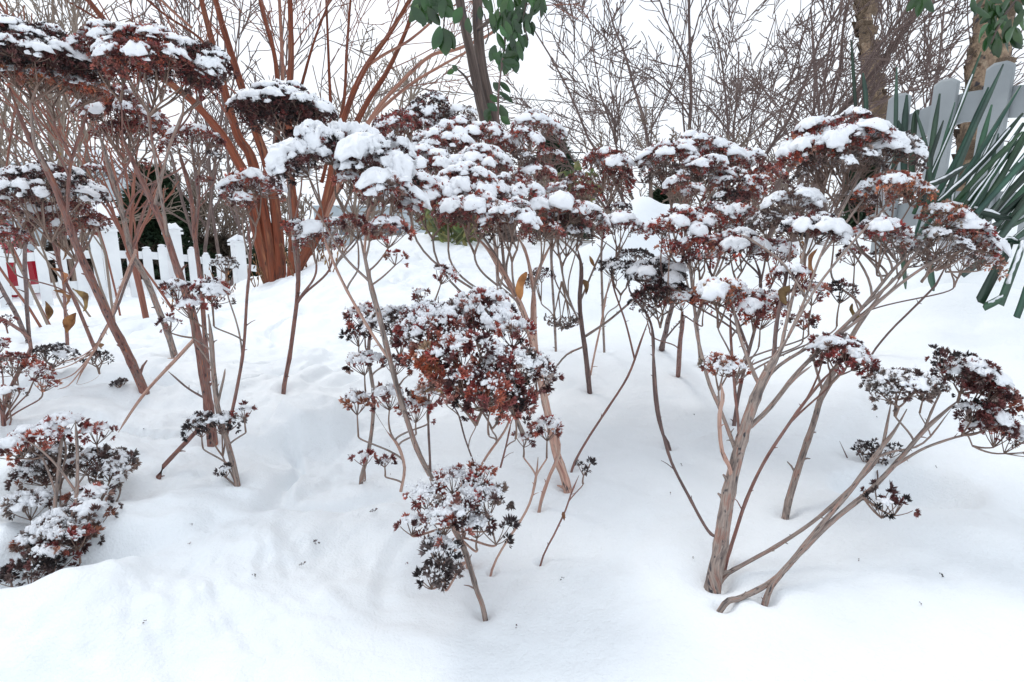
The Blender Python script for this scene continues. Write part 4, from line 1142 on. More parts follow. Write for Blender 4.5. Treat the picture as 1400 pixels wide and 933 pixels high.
for k in range(26):
    q = (random.uniform(120, 1350), random.uniform(560, 900))
    d_ = G(*q)
    if d_ > 1.2: continue
    mb = MB(); pt = P(q[0], q[1], d_) + np.array([0, 0, .0012])
    add_clusters(mb, np.array([pt]), np.array([[.6, -.3, .5]]), [random.uniform(.0009, .0018)], 'dk', CL_FAR[:2])
    tag(mb.build('chaff_speck', M_FLORET), 'tiny brown chaff speck lying loose on the open foreground snow', 'chaff', 'chaff specks on the foreground snow')

# =================================================================== snow field
for (bx, by, r_) in BASES:
    if bx * bx + by * by < 9: BUMPS.append((bx, by, r_ * 2.0 + .003, r_ * 2.0 + .003, 0, -.009, 1)); BUMPS.append((bx + r_ * 2.5, by - r_, r_ * 4 + .01, r_ * 3 + .008, .4, .0012, 1))
for t_ in BASES[::1]:
    pass
def build_ground():
    th = np.concatenate([np.radians(np.linspace(-180, -62, 40))[:-1], np.radians(np.linspace(-62, 62, 820)), np.radians(np.linspace(62, 180, 40))[1:-1]])
    r = np.concatenate([np.geomspace(.04, .35, 30)[:-1], np.geomspace(.35, 9, 420), np.geomspace(9, 400, 60)[1:]])
    nth, nr = len(th), len(r)
    Rg, Tg = np.meshgrid(r, th, indexing='ij')
    X = (Rg * np.sin(Tg)).ravel(); Y = (Rg * np.cos(Tg)).ravel()
    Z = np.concatenate([terr(X[i:i + 60000], Y[i:i + 60000]) for i in range(0, len(X), 60000)])
    V = np.stack([X, Y, Z], 1)
    i = np.arange(nr - 1)[:, None] * nth; j = np.arange(nth)[None]; k = (j + 1) % nth
    a = (i + j).ravel(); b = (i + k).ravel(); c = (i + nth + k).ravel(); d = (i + nth + j).ravel()
    T = np.concatenate([np.stack([a, c, b], 1), np.stack([a, d, c], 1)])
    V = np.vstack([V, [[0, 0, tz(0, 0)]]]); e = len(V) - 1
    T = np.vstack([T, np.stack([np.full(nth, e), np.arange(nth), (np.arange(nth) + 1) % nth], 1)[:, [0, 2, 1]]])
    mb = MB(); mb.add(V, T); return mb.build('snowy_ground', M_GROUND)
struct(build_ground())

# =================================================================== trees
def grow(mb, p, d, L, r, lvl, spread=.5, up=.12, seg=6, kids=(4, 7), mat=0, rmin=.0016, sides=(7, 5, 4, 3, 3), wander=.10, ratio=.62, start=.2):
    pts = [np.array(p, float)]; d = np.array(d, float); d /= np.linalg.norm(d)
    for i in range(seg):
        d = d + rng.normal(0, wander, 3) + np.array([0, 0, up * .3]); d /= np.linalg.norm(d)
        pts.append(pts[-1] + d * L / seg)
    pts = np.array(pts)
    rr = np.linspace(r, max(rmin, r * .35), len(pts))
    tube(mb, pts, rr, sides[min(lvl, len(sides) - 1)] if lvl >= 0 else 3, mat, cap=False)
    if lvl >= len(sides) - 1: return
    n = random.randint(*kids)
    for k in range(n):
        t = start + (1 - start) * (k + random.random()) / n
        i = min(int(t * seg), seg - 1); q = pts[i] + (pts[i + 1] - pts[i]) * (t * seg - i)
        dd = pts[i + 1] - pts[i]; dd /= np.linalg.norm(dd)
        a = rng.normal(0, 1, 3); a -= dd * np.dot(a, dd); a /= np.linalg.norm(a)
        ang = random.uniform(.5, 1.2) * spread * 1.6
        nd = dd * math.cos(ang) + a * math.sin(ang)
        grow(mb, q, nd, L * ratio * random.uniform(.6, 1.1) * (1.15 - .5 * t), max(rmin, rr[i] * .55), lvl + 1, spread, up, max(3, seg - 1), kids, mat, rmin, sides, wander, ratio, start)
def limb(mb, pts, w0, w1, d0, d1, mat=0, sides=9, wob=.1, wsc=1.0):
    Q = np.array(pts, float); al = np.linspace(0, 1, len(Q))
    W3 = np.array([P(q[0], q[1], d0 + (d1 - d0) * t) for q, t in zip(Q, al)])
    n = len(pts) * 7
    C = catmull(W3, n); r = np.linspace(w0 / 2 * d0 / F, w1 / 2 * d1 / F, n) * wsc
    tube(mb, C, r, sides, mat, wob=wob)
    return C, r
def twigs_on(mb, C, r, n, L, mat, lvl=2, up=.2, spread=.5, rmin=.002, t0=.3, rf=.4, kids=(3, 5)):
    for _ in range(n):
        i = random.randrange(int(len(C) * t0), len(C) - 1)
        d = C[i + 1] - C[i]; d /= np.linalg.norm(d)
        a = rng.normal(0, 1, 3); a -= d * np.dot(a, d); a /= np.linalg.norm(a)
        d = d * .8 + a * spread
        grow(mb, C[i], d, L * random.uniform(.5, 1.1), max(rmin, r[i] * rf), lvl, .45, up, 5, kids, mat, rmin)

# crape myrtle
D0 = 3.3
cm = thing('crape_myrtle', 'multi-stemmed tree with smooth cinnamon orange bark behind the snow domes', 'tree', P(388, 375, D0))
bpy.context.view_layer.update()
trunks = [
    ([(368, 390), (352, 320), (338, 250), (322, 215), (300, 180), (262, 138), (205, 92), (150, 36), (112, -10), (60, -70)], 30, 10, 3.3, 3.0, 0),
    ([(375, 392), (362, 300), (345, 220), (325, 185), (306, 120), (288, 50), (270, -20)], 34, 12, 3.3, 3.3, 0),
    ([(385, 392), (378, 300), (366, 230), (345, 165), (318, 80), (300, 20), (285, -40)], 32, 12, 3.3, 3.5, 0),
    ([(400, 385), (402, 300), (396, 230), (394, 150), (398, 80), (396, -20)], 30, 12, 3.2, 3.2, 0),
    ([(406, 372), (428, 320), (446, 270), (462, 190), (480, 135), (500, 92), (530, 50), (560, 0), (580, -40)], 24, 8, 3.2, 3.0, 0),
    ([(410, 365), (440, 310), (458, 240), (482, 180), (505, 135), (528, 100), (552, 50), (574, -10)], 22, 9, 3.3, 3.3, 0),
    ([(440, 310), (480, 215), (510, 158), (545, 116), (588, 77), (623, 68), (668, 48), (700, 20)], 13, 7, 3.25, 3.2, 1),
    ([(470, 205), (512, 158), (558, 118), (600, 92), (640, 70)], 11, 6, 3.3, 3.5, 1),
    ([(500, 92), (525, 75), (560, 55), (600, 20), (630, -20)], 9, 5, 3.1, 2.9, 1),
    ([(440, 250), (452, 190), (450, 100), (446, 0)], 10, 6, 3.4, 3.4, 0),
    ([(455, 200), (470, 140), (474, 70), (480, -10)], 10, 6, 3.2, 3.3, 0),
    ([(378, 250), (380, 150), (376, 80), (358, 10), (350, -30)], 14, 9, 3.5, 3.6, 0),
    ([(386, 180), (386, 90), (382, 0)], 11, 8, 3.6, 3.6, 1),
    ([(412, 118), (430, 55), (455, -10)], 8, 5, 3.3, 3.4, 0),
    ([(262, 38), (232, 12), (205, -15)], 7, 5, 3.2, 3.1, 1), ([(306, 120), (280, 60), (225, 20), (190, -10)], 8, 5, 3.3, 3.0, 0),
    ([(150, 36), (110, 12), (78, -5), (40, -20)], 6, 4, 3.05, 2.9, 0),
]
for (pts, w0, w1, da, db, mi) in trunks:
    tm = MB(); C, r = limb(tm, pts, w0, w1, da, db, 0, 12, .09, .50)
    tm.build('trunk' if w0 > 16 else 'limb', M_TANCINN if mi else M_CINN, cm)
    tw = MB(); twigs_on(tw, C, r, 3, .75, 0, 2, .15, .5, .0021, .5, .25)
    tw.build('twigs', M_REDTWIG, cm)
# bare shrub (right of centre)
sh = thing('bare_shrub', 'large leafless shrub of fine dark branches against the white sky, right of centre', 'shrub', P(960, 300, 4.2))
bpy.context.view_layer.update()
for k, (x0, x1, y1, L, r_) in enumerate([(860, 760, 120, 1.5, .014), (880, 830, 10, 2.0, .018), (900, 880, -60, 2.2, .020), (925, 960, -60, 2.2, .022), (950, 1010, -30, 2.1, .020), (935, 905, -40, 2.0, .016),
                                  (990, 1090, -40, 2.3, .022), (1010, 1180, -30, 2.5, .026), (870, 745, 210, 1.0, .010), (1040, 1230, 30, 2.2, .020), (1070, 1260, 90, 1.8, .015), (960, 1050, 60, 1.7, .014), (905, 820, 60, 1.6, .012), (1085, 1160, 40, 1.6, .018)]):
    a = P(x0, 285, 4.2 + random.uniform(-.3, .3)); b = P(x1, y1, 4.2 + random.uniform(-.5, .5))
    m = MB(); grow(m, a - np.array([0, 0, .35]), b - a, L, r_ * .8, 0, .42, .10, 8, (5, 8), 0, .0028, (7, 5, 4, 3), .13, .56, .15)
    m.build('branch', M_BARETWIG, sh)
sh = thing('bare_shrub', 'low pale leafless shrub under the dark branches, left of the hooded head', 'shrub', P(800, 290, 3.6))
bpy.context.view_layer.update()
for x0, x1, y1 in ((850, 770, 150), (870, 820, 170), (885, 900, 150), (850, 730, 230), (905, 960, 160), (930, 1010, 180), (950, 1060, 200)):
    a = P(x0, 300, 3.6 + random.uniform(-.2, .3)); b = P(x1, y1, 3.6 + random.uniform(-.3, .3))
    m = MB(); grow(m, a - np.array([0, 0, .2]), b - a, np.linalg.norm(b - a) * 1.0, .009, 0, .5, .1, 6, (5, 7), 0, .003, (5, 4, 3, 3), .1, .55, .15)
    m.build('branch', M_PALETWIG, sh)
# left thicket of slanting red brown shoots
sh = thing('twiggy_shrub', 'tangle of slanting tan and red brown shoots behind the left heads', 'shrub', P(150, 380, 3.0))
bpy.context.view_layer.update()
for k in range(10):
    x0 = random.uniform(40, 260); x1 = x0 - random.uniform(30, 240); y1 = random.uniform(20, 180); dd = random.uniform(2.2, 3.4)
    a = P(x0, 372, dd); b = P(x1, y1, dd + random.uniform(-.3, .3))
    z = tz(a[0], a[1]); a[2] = z - .05
    m = MB(); grow(m, a, b - a, np.linalg.norm(b - a), .0058, 1, .32, .08, 7, (3, 6), 0, .0028, (5, 5, 4, 3), .06, .6, .3)
    m.build('branch', M_REDTWIG if k % 2 else M_PALETWIG, sh)
sh = thing('twiggy_shrub', 'small orange brown vase-shaped shrub in front of the white fence post', 'shrub', P(176, 372, 2.2))
bpy.context.view_layer.update()
for x1, y1 in ((120, 205), (152, 195), (192, 205), (240, 225), (205, 245)):
    a = P(176, 345, 2.2); b = P(x1, y1, 2.2 + random.uniform(-.2, .2))
    m = MB(); grow(m, a, b - a, np.linalg.norm(b - a) * .95, .0075, 1, .4, .15, 6, (2, 4), 0, .002, (5, 5, 4, 3), .08, .6, .3)
    m.build('branch', M_REDTWIG, sh)
m = MB(); g_ = P(200, 420, 2.2); g_[2] = tz(g_[0], g_[1]) - .05; C = catmull([g_, P(188, 380, 2.2), P(176, 345, 2.2)], 10); tube(m, C, .011, 7); m.build('trunk', M_REDTWIG, sh)
# grey distant thickets
def far_tree(name, label, cx, base_y, top_y, d, width, n, mat, r_=.03, lv=(5, 4, 3, 3), kids=(4, 6), group=None, rmin=None):
    t = thing(name, label, 'tree' if 'tree' in name else 'shrub', P(cx, base_y, d), group); bpy.context.view_layer.update()
    for k in range(n):
        x0 = cx + random.uniform(-.25, .25) * width; x1 = cx + random.uniform(-.6, .6) * width
        a = P(x0, base_y, d + random.uniform(-.5, .5)); a[2] = min(a[2], tz(a[0], a[1])); b = P(x1, top_y + random.uniform(0, .3) * (base_y - top_y), d)
        m = MB(); grow(m, a, b - a, np.linalg.norm(b - a), r_, 0, .45, .1, 6, kids, 0, rmin or d * .0008, lv, .1, .55, .15)
        m.build('branch', mat, t)
far_tree('twiggy_shrub', 'grey snow-flecked thicket behind the right end of the white picket fence', 300, 345, 240, 13, 120, 10, M_PALETWIG)
far_tree('twiggy_shrub', 'grey thicket just above the snow-capped fence post', 250, 345, 270, 14, 70, 6, M_PALETWIG)
far_tree('bare_tree', 'faint distant leafless tree at the upper left behind the power lines', 60, 330, -20, 11, 260, 9, M_PALETWIG, .05)
far_tree('bare_tree', 'distant leafless tree between the crape stems and the green-leaved tree', 520, 320, 40, 14, 200, 6, M_PALETWIG, .05)
far_tree('bare_tree', 'thin leafless tree behind the cinnamon trunks, upper left', 300, 330, -10, 9, 200, 6, M_BARETWIG, .03)
far_tree('bare_tree', 'fine grey leafless tree at upper right behind the birch trunks', 1150, 320, -20, 9, 260, 8, M_BARETWIG, .035)
for (cx, dd, wdt, lab) in ((620, 16, 120, 'low distant brush below the green-leaved tree'), (760, 17, 160, 'low distant brush beside the dark evergreen at centre'), (1000, 16, 200, 'low distant brush behind the right flower heads'), (1120, 12, 160, 'low brush behind the large right snow dome'), (430, 18, 160, 'low distant brush behind the cinnamon trunks')):
    far_tree('twiggy_shrub', lab, cx, 330, 262, dd, wdt, 8, M_PALETWIG, .03)

# leafy shrubs, conifers
def conifer(label, cx, by, ty, d, wpx, mat=M_CONIF, n=5200, leaf=.05):
    t = thing('evergreen_tree', label, 'tree', P(cx, by, d)); bpy.context.view_layer.update()
    m = MB(); base = P(cx, by, d); base[2] = min(base[2], tz(base[0], base[1])); top = P(cx, ty, d)
    tube(m, [base, top], [wpx * .04 * d / F, .01], 6); m.build('trunk', M_BARK, t)
    m = MB(); H = top[2] - base[2]; W = wpx / 2 * d / F
    z = rng.random(n) ** .8; a = rng.random(n) * 6.283; prof = (1 - z) ** .6 * (1 + .35 * np.sin(z * 26 + a * 2) + .3 * vnoise(np.stack([a * 1.5, z * 8, z * 0], 1), 4))
    q = W * prof * rng.random(n) ** .35
    Q = np.stack([base[0] + q * np.cos(a), base[1] + q * np.sin(a), base[2] + H * (.06 + z * .94)], 1)
    N = np.stack([np.cos(a), np.sin(a), -.2 + rng.random(n) * .6], 1) + rng.normal(0, .4, (n, 3))
    Fm = frames(N); s = leaf * rng.uniform(.6, 1.5, n)
    V0 = np.array([[-.18, 0, 0], [.18, 0, 0], [0, 0, 1.6], [0, .18, .3]])
    V = np.einsum('nij,vj->nvi', Fm, V0) * s[:, None, None] + Q[:, None]
    T = (np.array([[0, 1, 2], [0, 3, 2]])[None] + (np.arange(n) * 4)[:, None, None]).reshape(-1, 3)
    m.add(V.reshape(-1, 3), T, 0, smooth=False); m.build('crown', mat, t)
conifer('dark rounded evergreen behind the white fence at left', 226, 400, 236, 12.5, 110, n=9000, leaf=.13)
conifer('dark green evergreen glimpsed low behind the centre, with two wires in front', 755, 330, 185, 10, 80, n=5000, leaf=.10)
conifer('dark green bush glimpsed behind the large right snow dome', 1180, 300, 205, 6, 60, n=3500, leaf=.07)
conifer('low dark evergreen bush seen between the right stalks', 905, 320, 262, 6, 60, n=2500, leaf=.07)
conifer('dark bush showing through the right end of the picket fence', 372, 400, 325, 12, 60, n=3000, leaf=.1)

conifer('dull brown hedge bush behind the white fence, between its two snow-capped posts', 200, 402, 322, 12.2, 130, M_HEDGE, 5000, .10)
conifer('dull brown hedge bush behind the right-hand pickets of the white fence', 300, 402, 326, 13.2, 130, M_HEDGE, 5000, .10)
conifer('dull brown hedge bush behind the white fence, left of the tall post', 100, 402, 330, 12.5, 110, M_HEDGE, 4000, .10)
def leafy_shrub(label, cx, by, ty, d, wpx, n, lp, name='broadleaf_shrub', mat=M_OLIVE):
    t = thing(name, label, 'shrub', P(cx, by, d)); bpy.context.view_layer.update()
    st = MB(); lf = MB()
    for k in range(n):
        a = P(cx + random.uniform(-.35, .35) * wpx, by + 6, d); b = P(cx + random.uniform(-.5, .5) * wpx, ty + random.uniform(0, 30), d + random.uniform(-.2, .2))
        C = catmull([a, (a + b) / 2 + rng.normal(0, .02, 3), b], 10); tube(st, C, [.007, .003], 4)
        for i in range(2, 10):
            for q in range(2): leaf_mesh(lf, C[i], lp * d / F * random.uniform(.6, 1.2), lp * .36 * d / F, random.uniform(-60, 240), .5)
    st.build('stem', M_OLIVE, t); lf.build('foliage', mat, t)
leafy_shrub('low variegated green shrub behind the centre stalks, rooted at the snow crest', 620, 345, 270, 3.3, 130, 16, 17)
leafy_shrub('leafy yellow green shrub behind the snow crest right of centre', 775, 300, 225, 3.6, 70, 8, 15)

# evergreen with glossy leaves and twin grey trunks
ev = thing('broadleaf_tree', 'twin grey brown trunks with glossy green leaves hanging at top centre', 'tree', P(672, 320, 2.3)); bpy.context.view_layer.update()
for pts, w0, w1, dz in (([(690, 330), (676, 230), (664, 170), (655, 130), (645, 80), (632, 20), (622, -40)], 22, 17, 0), ([(700, 330), (688, 230), (677, 170), (662, 110), (654, 50), (652, -40)], 22, 20, .06)):
    m = MB(); C, r = limb(m, pts, w0, w1, 2.3 + dz, 2.3 + dz, 0, 14, .08, .70); m.build('trunk', M_BARK, ev)
m = MB(); limb(m, [(655, 132), (645, 120), (636, 105), (622, 92)], 5, 2, 2.3, 2.2); limb(m, [(632, 20), (600, 8), (560, -5)], 5, 3, 2.3, 1.9); limb(m, [(654, 40), (690, 15), (745, -8)], 6, 3, 2.3, 1.8); limb(m, [(605, -10), (608, 15), (606, 42)], 2.5, 2, 1.9, 1.85)
limb(m, [(690, 15), (690, 60), (684, 95)], 4, 2, 1.95, 1.8); limb(m, [(720, 2), (716, 30), (722, 55)], 3, 2, 1.9, 1.8); limb(m, [(662, 20), (668, 45), (664, 60)], 2, 2, 2.0, 1.9)
m.build('limb', M_BARK, ev)
lf = MB()
def leaves(lst, d, lf=lf):
    for (x, y, L, W_, a) in lst: leaf_mesh(lf, P(x, y, d + random.uniform(-.05, .05)), L * d / F, W_ * d / F, a, .35, yaw=random.uniform(-.6, .6))
leaves([(606, 38, 32, 20, -85), (602, 36, 28, 16, -115), (608, 40, 26, 15, -60)], 1.85)
leaves([(random.uniform(560, 612), random.uniform(-12, 10), random.uniform(20, 30), 14, random.uniform(-160, -10)) for _ in range(14)], 1.88)
leaves([(random.uniform(655, 750), random.uniform(-14, 14), random.uniform(15, 24), 9, random.uniform(-140, -40)) for _ in range(20)], 1.85)
leaves([(random.uniform(668, 728), random.uniform(10, 62), random.uniform(14, 22), 9, random.uniform(-125, -55)) for _ in range(42)], 1.85)
leaves([(random.uniform(676, 704), random.uniform(55, 78), random.uniform(18, 26), 12, random.uniform(-110, -70)) for _ in range(9)], 1.83)
leaves([(742, 0, 20, 6, -95), (728, 4, 22, 6, -100), (632, 10, 22, 14, -120), (640, 24, 20, 12, -80), (624, 98, 12, 8, 120), (622, 96, 12, 7, 200)], 1.85)
lf.build('foliage', M_LEAF, ev)
sp = thing('leafy_shoot', 'single upright shoot with paired green leaves rising from the snowy heads at centre', 'shoot', P(682, 230, 1.6)); bpy.context.view_layer.update()
m = MB(); limb(m, [(684, 330), (682, 200), (681, 140), (684, 105), (688, 80)], 4, 2, 1.6, 1.6, sides=6); m.build('stem', M_DARKSTEM, sp)
lf = MB()
leaves([(688, 80, 22, 12, 20), (686, 84, 24, 11, -5), (684, 82, 16, 10, 140), (685, 100, 16, 7, 110), (682, 125, 17, 11, 120), (682, 112, 20, 8, -35), (682, 126, 22, 7, -30), (681, 140, 16, 9, 135), (680, 152, 18, 10, 140), (684, 143, 22, 13, -60), (684, 160, 16, 10, -30), (668, 168, 16, 11, 100), (662, 160, 16, 10, 60), (674, 172, 16, 9, -100)], 1.6, lf)
lf.build('foliage', M_LEAF, sp)
# top right broadleaf
tr = thing('broadleaf_branch', 'drooping branch of green leaves entering at the top right corner before the peeling trunk', 'branch', P(1370, -20, 2.0)); bpy.context.view_layer.update()
m = MB(); limb(m, [(1430, -40), (1390, 0), (1368, 30), (1355, 60)], 4, 2, 2.0, 1.9); limb(m, [(1400, -30), (1330, -30), (1262, -12)], 3, 2, 2.0, 1.9); m.build('stem', M_BARK, tr)
lf = MB()
leaves([(1262, -8, 26, 12, -90), (1264, -6, 24, 12, -50), (1258, -6, 22, 11, -130)], 1.9, lf)
leaves([(random.uniform(1330, 1405), random.uniform(-15, 25), random.uniform(18, 28), 9, random.uniform(-150, -20)) for _ in range(26)], 1.95, lf)
leaves([(random.uniform(1348, 1395), random.uniform(25, 55), random.uniform(20, 30), 12, random.uniform(-140, -40)) for _ in range(16)], 1.95, lf)
lf.build('foliage', M_LEAF, tr)
# peeling birch trunks
def birch(label, pts, w0, w1, d):
    t = thing('birch_tree', label, 'tree', P(pts[0][0], pts[0][1], d)); bpy.context.view_layer.update()
    m = MB(); C, r = limb(m, pts, w0, w1, d, d, 0, 28, .16); pl = m
    for _ in range(160):
        i = random.randrange(2, len(C) - 2); a = random.uniform(0, 6.28); rr = r[i] * 1.03
        s = random.uniform(.012, .045) * d / 3; u = np.array([math.cos(a), math.sin(a), 0]); v = np.array([-math.sin(a), math.cos(a), 0])
        c = C[i] + u * rr; 
        pl.add([c - v * s + [0, 0, -s * .5], c + v * s + [0, 0, -s * .5], c + v * s * .9 + u * s * .5 + [0, 0, s * .6], c - v * s * .7 + u * s * .25 + [0, 0, s * .7]], [(0, 1, 2), (0, 2, 3)], 0, uv=np.random.default_rng(i).random((4, 3)) * 4)
    pl.build('trunk', M_BIRCH, t)
birch('thick birch trunk with shaggy peeling tan bark behind the grey fence', [(1322, 330), (1334, 220), (1345, 130), (1358, 50), (1368, -40)], 46, 44, 3.4)
birch('slimmer peeling birch trunk seen through the bare twigs', [(1222, 320), (1208, 220), (1196, 130), (1184, 40), (1180, -40)], 19, 17, 6.5)

# =================================================================== fences
def picket_fence(label, run, mat, pk_w, gap, th, base_z, top_fn, rails, posts, dirn_face=1, name='picket_fence', pointed=False, capsnow=True):
    A, B = np.array(run[0], float), np.array(run[1], float)
    L = np.linalg.norm((B - A)[:2]); u = np.append((B - A)[:2] / L, 0); nv = np.array([u[1], -u[0], 0])
    if np.dot(nv, -A) < 0: nv = -nv       # towards the camera
    t = thing(name, label, 'fence', (A[0], A[1], base_z(0))); bpy.context.view_layer.update()
    M = np.stack([u, nv, [0, 0, 1]])
    s = gap / 2
    while s + pk_w < L:
        if not any(abs(s + pk_w / 2 - p_) < pk_w * .5 + .06 for p_ in posts):
            q = (s + pk_w / 2) / L; zb = base_z(q) - .12; zt = top_fn(q)
            hw = pk_w / 2; hh = zt - zb
            if pointed: ol = [(-hw, 0), (hw, 0), (hw, hh - hw * .35), (hw * .45, hh), (-hw * .45, hh), (-hw, hh - hw * .35)]
            else: ol = [(-hw, 0), (hw, 0), (hw, hh - hw)] + [(hw * math.cos(a), hh - hw + hw * math.sin(a)) for a in np.linspace(0, math.pi, 9)[1:-1]] + [(-hw, hh - hw)]
            m = MB(); o = A + u * (s + hw); o[2] = zb; o = o + nv * th * .95
            prism(m, ol, th, M, o, bevel=.04); m.build('picket', mat, t)
            if capsnow: 
                m = MB(); c = o.copy(); c[2] = zt - .004; snow_blob(m, c, hw * .75, .003, .012, 12, 4); m.build('snow_cap', M_SNOW, t)
        s += pk_w + gap
    for (dz, hgt) in rails:
        m = MB(); n = 8
        for i in range(n):
            q0, q1 = i / n, (i + 1) / n; z0, z1 = base_z(q0) + dz, base_z(q1) + dz
            a_, b_ = A + u * L * q0, A + u * L * q1
            V = []
            for (pt, z) in ((a_, z0), (b_, z1)):
                for y_ in (-th * .62, th * .36):
                    for zz in (-hgt / 2, hgt / 2): V.append([pt[0] + nv[0] * y_, pt[1] + nv[1] * y_, z + zz])
            Q = [(0, 1, 3, 2), (4, 6, 7, 5), (0, 4, 5, 1), (2, 3, 7, 6), (1, 5, 7, 3), (0, 2, 6, 4)]
            T = []
            for q in Q: T += [(q[0], q[1], q[2]), (q[0], q[2], q[3])]
            m.add(V, T, smooth=False)
        m.build('rail', mat, t)
    for p_ in posts:
        q = p_ / L; c = A + u * p_; zb = base_z(q) - .2; zt = top_fn(q) + .05
        w_ = pk_w * 1.35
        m = MB(); box(m, (c[0], c[1], (zb + zt) / 2), (w_, w_, zt - zb), R=M.T); po = m.build('post', mat, t)
        m = MB(); box(m, (c[0], c[1], zt + .015), (w_ * 1.35, w_ * 1.35, .03), R=M.T)
        box(m, (c[0], c[1], zt + .045), (w_ * 1.0, w_ * 1.0, .03), R=M.T); m.build('post_cap', mat, po)
        m = MB(); snow_blob(m, (c[0], c[1], zt + .06), w_ * .66, .02, .05, 16, 5); m.build('snow_cap', M_SNOW, po)
    return t
dA, dB = 5.6, 10.2
A = P(-260, 410, 4.6); A = P(-140, 412, 5.6); B = P(352, 388, 8.4)
LL = float(np.linalg.norm((B - A)[:2]))
def bz(q):
    x = A[0] + (B[0] - A[0]) * q; y = A[1] + (B[1] - A[1]) * q
    return tz(x, y)
uu = (B - A)[:2] / LL
def at_px(px):
    # distance along the fence where it crosses image column px
    a = (px - 700) / F
    best = min(np.linspace(0, LL, 2000), key=lambda s: abs((A[0] + uu[0] * s) / ((A[1] + uu[1] * s) * CP + (CAMZ - (-.6)) * SP_) - a))
    return float(best)
posts = [at_px(-60), at_px(160), at_px(245), at_px(330)]
def topf(q):
    s = q * LL; z = bz(q)
    ps = sorted(posts); 
    for i in range(len(ps) - 1):
        if ps[i] <= s <= ps[i + 1]:
            k = (s - ps[i]) / (ps[i + 1] - ps[i]); return z + .74 - .13 * math.sin(math.pi * k)
    return z + .70
picket_fence('white picket fence with round-topped pickets, snow against its foot, far left', (A, B), M_WHITE, .10, .075, .022, bz, topf, [(.52, .09), (.18, .09)], posts)
# grey fence at right
A2 = P(1560, 300, 1.65); B2 = P(1185, 300, 2.35)
A2z = tz(A2[0], A2[1]); B2z = tz(B2[0], B2[1])
def bz2(q):
    x = A2[0] + (B2[0] - A2[0]) * q; y = A2[1] + (B2[1] - A2[1]) * q
    return float(.05 + terr0([x], [y])[0])
picket_fence('grey painted picket fence with clipped tops standing among strap leaves at the right', (A2, B2), M_GREYPAINT, .076, .081, .02, bz2, lambda q: .84 - .10 * q, [(.40 - .02, .095), (.06, .09)], [], pointed=True, capsnow=False)

# =================================================================== strap-leaved plant
yu = thing('yucca', 'clump of long dark green strap leaves, several bent and snow-lined, at the right edge', 'plant', P(1340, 340, 1.35)); bpy.context.view_layer.update()
def blade(pts, w, d0, d1, snow=False, name='leaf'):
    W3 = np.array([P(q[0], q[1], d0 + (d1 - d0) * i / (len(pts) - 1)) for i, q in enumerate(pts)])
    n = len(pts) * 5; C = catmull(W3, n) if len(pts) > 2 else catmull(W3, n)
    t = np.gradient(C, axis=0); t /= np.linalg.norm(t, axis=1, keepdims=True)
    v = np.array([random.uniform(-.3, .3), -1, random.uniform(-.2, .4)])
    s = np.cross(t, v); s /= np.linalg.norm(s, axis=1, keepdims=True); nn = np.cross(s, t)
    ww = w / 2 * d0 / F * np.minimum(1, np.linspace(3.2, .35, n)) 
    m = MB(); V = []
    for i in range(n): V += [C[i] - s[i] * ww[i], C[i] - nn[i] * ww[i] * .45, C[i] + s[i] * ww[i], C[i] + nn[i] * .0015 - nn[i] * ww[i] * .38 * -1 * -1]
    T = []
    for i in range(n - 1):
        for k in range(4):
            a, b = i * 4 + k, i * 4 + (k + 1) % 4
            T += [(a, b, b + 4), (a, b + 4, a + 4)]
    g_ = random.uniform(.5, 1.9); m.add(V, T, 0, (g_ * random.uniform(.8, 1.7), g_, g_ * random.uniform(.7, 1.1))); o = m.build(name, M_YUCCA, yu)
    if snow:
        m = MB(); lo = int(n * .15); hi = int(n * .9)
        Q = C[lo:hi] + np.array([0, 0, 1.0]) * (ww[lo:hi, None] * .6)
        tube(m, Q, ww[lo:hi] * .26, 6, wob=.9); m.build('snow_line', M_SNOW, o)
for k in range(46):
    x0, y0 = random.uniform(1245, 1375), random.uniform(290, 345)
    a = math.radians(random.gauss(53, 12)); L = random.uniform(110, 250)
    x1, y1 = x0 + L * math.cos(a), y0 - L * math.sin(a)
    dd = random.uniform(1.15, 1.55)
    blade([(x0, y0), ((x0 + x1) / 2 + random.uniform(-6, 6), (y0 + y1) / 2 + random.uniform(-6, 4)), (x1, y1)], random.uniform(4, 9.5), dd, dd + random.uniform(-.1, .1), random.random() < .3)
blade([(1262, 285), (1310, 282), (1390, 302)], 11, 1.2, 1.2, True)
blade([(1250, 260), (1290, 245), (1325, 224)], 9, 1.2, 1.25, True)
blade([(1292, 270), (1330, 180), (1372, 88)], 9, 1.25, 1.3)
blade([(1270, 330), (1272, 370), (1276, 398)], 9, 1.15, 1.1); blade([(1232, 330), (1236, 370), (1238, 395)], 9, 1.2, 1.15)
blade([(1368, 415), (1385, 370), (1396, 340), (1398, 330)], 16, 1.05, 1.1, True); blade([(1340, 412), (1362, 370), (1384, 332)], 15, 1.05, 1.1)
blade([(1346, 420), (1362, 412), (1374, 405)], 12, 1.04, 1.05, True); blade([(1366, 334), (1378, 328), (1396, 332)], 10, 1.1, 1.1, True)
blade([(1316, 376), (1345, 355), (1372, 336)], 9, 1.1, 1.15); blade([(1390, 434), (1398, 412), (1408, 380)], 12, 1.0, 1.0)
blade([(1220, 240), (1224, 190), (1226, 92)], 6, 1.5, 1.6); blade([(1236, 250), (1236, 190), (1240, 130)], 9, 1.5, 1.5, False); blade([(1218, 245), (1232, 190), (1228, 165)], 8, 1.5, 1.5)
blade([(1245, 270), (1250, 170), (1256, 150)], 8, 1.4, 1.4); blade([(1262, 280), (1272, 220), (1290, 165)], 7, 1.4, 1.4); blade([(1276, 290), (1268, 210), (1252, 150)], 8, 1.35, 1.4)
